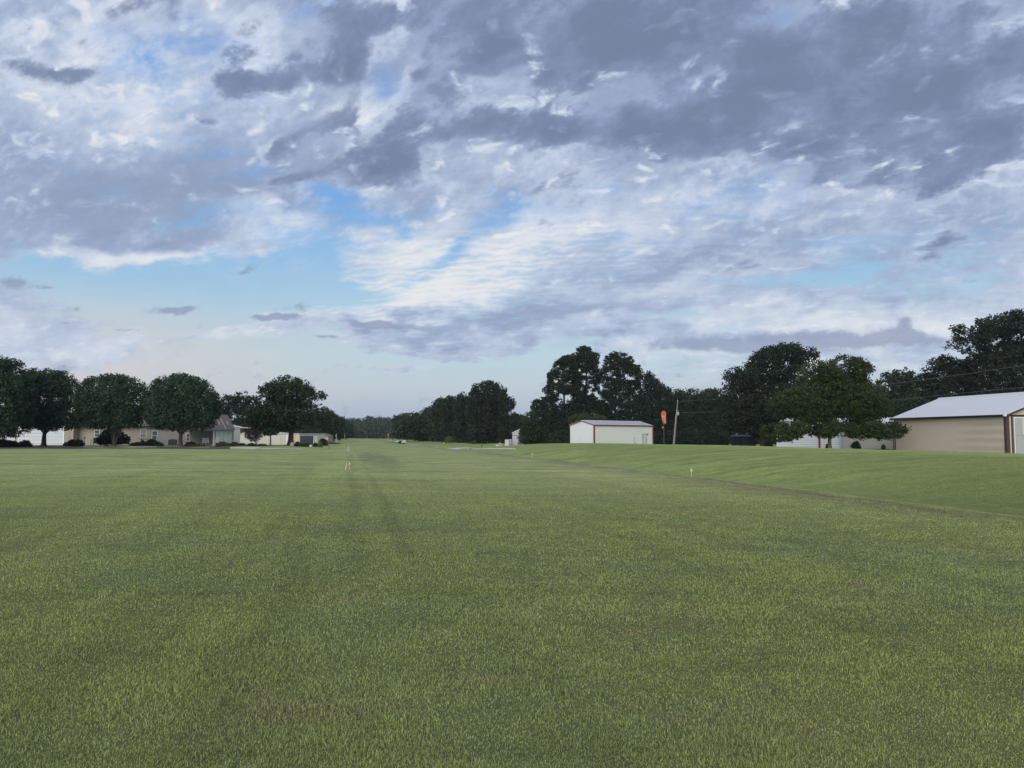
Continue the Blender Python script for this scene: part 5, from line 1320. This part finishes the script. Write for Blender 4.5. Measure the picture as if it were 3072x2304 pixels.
# fence panel, AC unit, garden bits
def bits():
    root, w_ = frame('privacy_screen', 469, 118, 497, 117.4, 'white privacy screen standing before the house wall', 'screen')
    b = MB(); b.box(0, w_, 0, .04, .05, 1.28); b.build('panel', M('screen_white', (.60, .59, .62), .6, .05, 1, rib=('x', .15), ribdepth=.3), root)
    for x in (0, w_ - .08):
        p = MB(); p.box(x, x + .09, -.03, -.002, 0, 1.36); p.build('post', WHITE, root)
    x = gx(518, 117); root = empty('air_conditioner', (x, 117, tz(x, 117)), 0, 'grey box air conditioner between the white screen and the forked pear tree', 'air conditioner')
    b = MB(); b.box(-.52, .52, -.4, .4, .05, .88); b.build('cabinet', M('ac_grey', (.14, .15, .17), .6, .1, 3, lines=('z', .08, .5)), root)
    b = MB(); b.lathe([(.36, .88), (.36, .93), (.30, .95)], (0, 0, 0), 16); b.build('fan_guard', BLACK, root)
    x = gx(316, 114); root = empty('birdbath', (x, 114, tz(x, 114)), 0, 'mushroom shaped stone birdbath in front of the spreading evergreen', 'birdbath')
    SN = M('mossy_stone', (.17, .17, .13), .9, .2, 4)
    b = MB(); b.lathe([(.16, 0), (.11, .05), (.08, .25), (.12, .33)], (0, 0, 0), 12); b.build('pedestal', SN, root, True)
    b = MB(); b.lathe([(.12, .33), (.32, .38), (.36, .46), (.30, .52), (.10, .54)], (0, 0, 0), 14); b.build('bowl', SN, root, True)
    Y = 119; x = gx(252.5, Y); root = empty('lantern_post', (x, Y, tz(x, Y)), 0, 'small lantern on a pale post before the recessed house wall', 'lantern')
    b = MB(); b.tube([(0, 0, 0), (0, 0, 1.05)], .07, 8); b.build('post', M('post_tan', (.26, .21, .18), .8), root)
    b = MB(); b.lathe([(.06, 1.05), (.14, 1.12), (.14, 1.30), (.05, 1.40)], (0, 0, 0), 8); b.build('lantern', M('lantern_bronze', (.16, .13, .11), .6), root)
    for i, (px, lb) in enumerate(((276, 'dark metal garden chair under the first house window'), (287, 'brown metal garden chair right of its pair'))):
        x = gx(px, 120.5); root = empty('garden_chair', (x, 120.5, tz(x, 120.5)), R(20 - 40 * i), lb, 'garden chair', 'garden chairs under the window')
        mt = M('chair_bronze', (.07, .05, .045), .6)
        b = MB(); b.box(-.24, .24, -.22, .22, .42, .45); b.build('seat', mt, root)
        b = MB(); b.tube([(-.23, .22, .45), (-.23, .26, .9), (.23, .26, .9), (.23, .22, .45)], .02, 6); b.box(-.2, .2, .23, .25, .6, .64); b.box(-.2, .2, .24, .26, .74, .78); b.build('backrest', mt, root)
        for sx in (-.22, .22):
            for sy in (-.2, .2):
                l_ = MB(); l_.tube([(sx, sy, 0), (sx, sy, .42)], .018, 6); l_.build('leg', mt, root)
bits()
def spreading():
    tree('evergreen_shrub', [(298,1322),(300,1310),(312,1300),(325,1292),(340,1284),(356,1290),(368,1300),(378,1312),(382,1325),(376,1336),(310,1338),(298,1332)], 115, 340, .1, 'dark', 'wide layered evergreen shrub behind the bundled pear stems', cat='shrub', puff=.4, leaf=.18, nl=22, D=2.0, flat=.45)
spreading()
for a in [
 (30, 103, 60, 22, 'dark', 'dark low bush at the far left under the cut off pear tree'),
 (76, 104, 34, 22, 'shrub', 'leafy bush in front of the left edge of the garage door'),
 (10, 101, 50, 26, 'dark', 'dark bush at the left edge of the picture'),
 (219, 110, 34, 22, 'shrub', 'grey green flowering bush right of the garage door'),
 (200, 111, 18, 14, 'red', 'reddish low bush at the right foot of the garage door'),
 (238, 112, 26, 22, 'pear', 'blue green bush before the house corner'),
 (328, 107, 34, 7, 'shrub', 'low ground cover at the foot of the birdbath'),
 (430, 114, 60, 14, 'shrub', 'low dark green bed under the second window'),
 (405, 115, 30, 10, 'red', 'reddish brown ground cover left of the low green bed'),
 (427, 114, 8, 22, 'dark', 'slim dark shrub under the second window'),
 (456, 113, 34, 22, 'plum', 'airy reddish japanese maple shrub left of the white screen'),
 (474, 112, 26, 16, 'shrub', 'leafy sprig in front of the white screen'),
 (572, 114, 30, 14, 'dark', 'clipped dark box hedge below the last house window'),
 (585, 108, 64, 9, 'red', 'long russet ground cover before the porch'),
 (668, 110, 40, 16, 'gold', 'yellow green bush in front of the porch railing'),
 (690, 111, 26, 11, 'shrub', 'low green bush at the foot of the white railing post'),
 (704, 122, 22, 14, 'gold', 'yellow green bush right of the porch'),
 (725, 124, 30, 9, 'shrub', 'low green bush before the pale grey hangar'),
 (755, 121, 26, 11, 'pear', 'blue green bush at the foot of the purple leaved tree'),
 (786, 122, 36, 8, 'shrub', 'low green bed right of the purple leaved tree'),
 (893, 113, 16, 17, 'oak', 'dark green bush right of the boulder'),
 (905, 113, 24, 12, 'plum', 'purple brown bush right of the boulder'),
 (920, 114, 26, 13, 'shrub', 'olive bush left of the white ornament'),
 (947, 114, 16, 14, 'oak', 'dark bush right of the white ornament'),
 (970, 130, 26, 24, 'shrub', 'tall bush at the right end of the oak shade'),
 (962, 112, 12, 20, 'gold', 'thin yellow green shrub right of the white ornament')]:
    bush('shrub', *a, puff=.20, leaf=.12)
tree('purple_leaf_tree', [(736,1300),(742,1290),(752,1284),(768,1282),(784,1288),(790,1298),(786,1312),(776,1322),(762,1328),(748,1322),(738,1312)], 122, 768, .05, 'plum', 'small multi stemmed tree with purple brown leaves', puff=.32, leaf=.13, nl=14, D=1.3, kfill=.75, drop=.12,
     stems=[(752,1300,.03),(760,1296,.03),(768,1294,.03),(776,1298,.03),(784,1304,.03)])
tree('young_tree', [(790,1300),(795,1288),(812,1284),(828,1290),(834,1302),(820,1308),(800,1309)], 120, 812, .09, 'oak', 'young tree with a straight thin trunk left of the oak', puff=.4, leaf=.16, nl=18, D=1.4, topf=.95)
# pale grey hangar and its beam
def grey_hangar():
    root, w_ = frame('hangar', 690, 141, 720, 142.2, 'pale grey hangar with white roof behind the porch', 'hangar')
    mb = MB(); mb.box(0, w_, 0, 9, -.5, 3.25); mb.build('wall', GREY, root)
    rf = MB(); rf.prism([(-.1, 3.27), (w_ + .2, 3.27), (w_ + .2, 3.40), (-3.0, 4.45), (-3.0, 3.27)], -.15, 9, 'y'); rf.build('roof', WHITE, root)
    root, w_ = frame('carport_beam', 719, 141, 816, 139, 'long thin white beam reaching right from the grey hangar eave', 'beam')
    mb = MB(); mb.prism([(0, 3.12), (w_, 2.90), (w_, 3.02), (0, 3.28)], 0, .15, 'y'); mb.build('beam', M('beam_pale', (.52, .52, .50), .6), root)
    p = MB(); p.box(w_ - .5, w_ - .38, .02, .13, -.3, 2.90); p.build('post', BLACK, root)
    root, w_ = frame('hangar', 716, 158, 842, 156, 'long low cream hangar with a shallow gable left of the oak', 'hangar')
    mb = MB(); mb.box(0, w_, 0, 8, -.5, 2.05); mb.build('wall', CREAM, root)
    rf = MB(); rf.prism([(-.1, 2.06), (w_ + .1, 2.06), (w_ + .1, 2.16), (2.6, 2.80), (-.1, 2.16)], -.12, 8.1, 'y'); rf.build('roof', M('cream_roof', (.55, .52, .47), .6), root)
    root, w_ = frame('hangar', 842, 156, 898, 154, 'row of cream and peach hangar doors seen either side of the oak trunk', 'hangar')
    mb = MB(); mb.box(0, w_, .05, 8, -.5, 2.15); mb.build('wall', CREAM, root)
    rf = MB(); rf.box(-.1, w_ + .1, -.1, 8.1, 2.16, 2.30); rf.build('roof', GREY, root)
    for a, b_, m_ in ((0.02, .24, CREAM2), (.27, .40, WHITE), (.60, .78, PEACH), (.80, .98, CREAM2)):
        d = MB(); d.box(a * w_, b_ * w_, 0, .048, -.2, 2.05); d.build('door', m_, root)
    root, w_ = frame('fence', 900, 150, 940, 149, 'dark blue grey board fence under the right side of the oak', 'fence')
    mb = MB(); mb.box(0, w_, 0, .1, -.2, 1.75); mb.build('boards', M('blue_grey_boards', (.045, .055, .075), .8, .3, 2, lines=('x', .3, .5)), root)
    for i, px in enumerate((942, 946.5, 951)):
        x = gx(px, 148); b = MB(); b.lathe([(.13, -.2), (.13, 1.45), (.16, 1.5), (.16, 1.6), (.05, 1.66)], (0, 0, 0), 10); o = b.build('white_post', M('post_white', (.60, .60, .56), .6)); o.location = (x, 148, tz(x, 148))
        tag(o, ['left white post right of the blue grey fence', 'middle white post right of the blue grey fence', 'right white post right of the blue grey fence'][i], 'post', 'white posts beside the fence')
    root, w_ = frame('house', 955, 190, 985, 190, 'small tan house half hidden at the right end of the oak', 'house')
    mb = MB(); mb.box(0, w_, 0, 5, -.3, 1.8); mb.build('wall', M('tan_house_wall', (.42, .34, .24), .8), root)
    rf = MB(); rf.prism([(-.2, 1.8), (w_ + .2, 1.8), (w_ / 2, 2.5)], -.2, 5.2, 'y'); rf.build('roof', SHING, root)
grey_hangar()

# ---- unmown grass along walls and posts
def rough_grass():
    segs = [((15.0,140.0),(27.9,152.9),1500),((15.0,140.0),(11.0,144.0),500),((49.5,99.6),(51.8,80.6),1800),((40.5,118),(48.4,112),900),((48.0,111),(53,106),700),((49.3,99),(49.2,101),100)]
    for px, Y, n_ in ((1991,132,50),(2021,138,80),(2489,96,160),(872,126,160),(131,105,120),(343,106,120),(541,106,120)): x = gx(px, Y); segs.append(((x - .5, Y - .35), (x + .5, Y - .35), n_))
    P = []
    for (a, b, n_) in segs:
        u = rng.uniform(0, 1, n_); P.append(np.stack([a[0] + (b[0] - a[0]) * u, a[1] + (b[1] - a[1]) * u], 1) + rng.normal(size=(n_, 2)) * .10)
    P = np.concatenate(P); P[:, 1] -= .12; n = len(P); x, y = P.T; z = terr(x, y); h = rng.uniform(.06, .24, n); w = .022
    th = rng.uniform(0, 2 * np.pi, n); dx, dy = np.cos(th), np.sin(th)
    V = np.stack([np.stack([x - dy * w, y + dx * w, z - .02], 1), np.stack([x + dy * w, y - dx * w, z - .02], 1), np.stack([x + dx * h * .4, y + dy * h * .4, z + h], 1)], 1).reshape(-1, 3)
    o = np_mesh('grass', V, np.full(n, 3), bpy.data.materials['grass_blade'], None, np.repeat(rng.uniform(0, .5, n), 3))
    tag(o, 'taller unmown grass along the hangar walls and trunks', 'grass', kind='stuff')
rough_grass()

# ------------------------------------------------------------------ haze
hz = MB(); hz.box(-1400, 1400, -90, 2400, -12, 60)
hm = bpy.data.materials.new('haze'); hm.use_nodes = True
t = NT(hm.node_tree); t.n.clear()
v = t.node('ShaderNodeVolumePrincipled'); v.inputs['Color'].default_value = (.80, .90, 1.0, 1); v.inputs['Density'].default_value = .0001; v.inputs['Anisotropy'].default_value = 0
mo = t.node('ShaderNodeOutputMaterial'); t.l.new(v.outputs[0], mo.inputs['Volume'])
ho = hz.build('haze', hm); tag(ho, 'thin pale air softening the far trees', 'haze', kind='stuff')
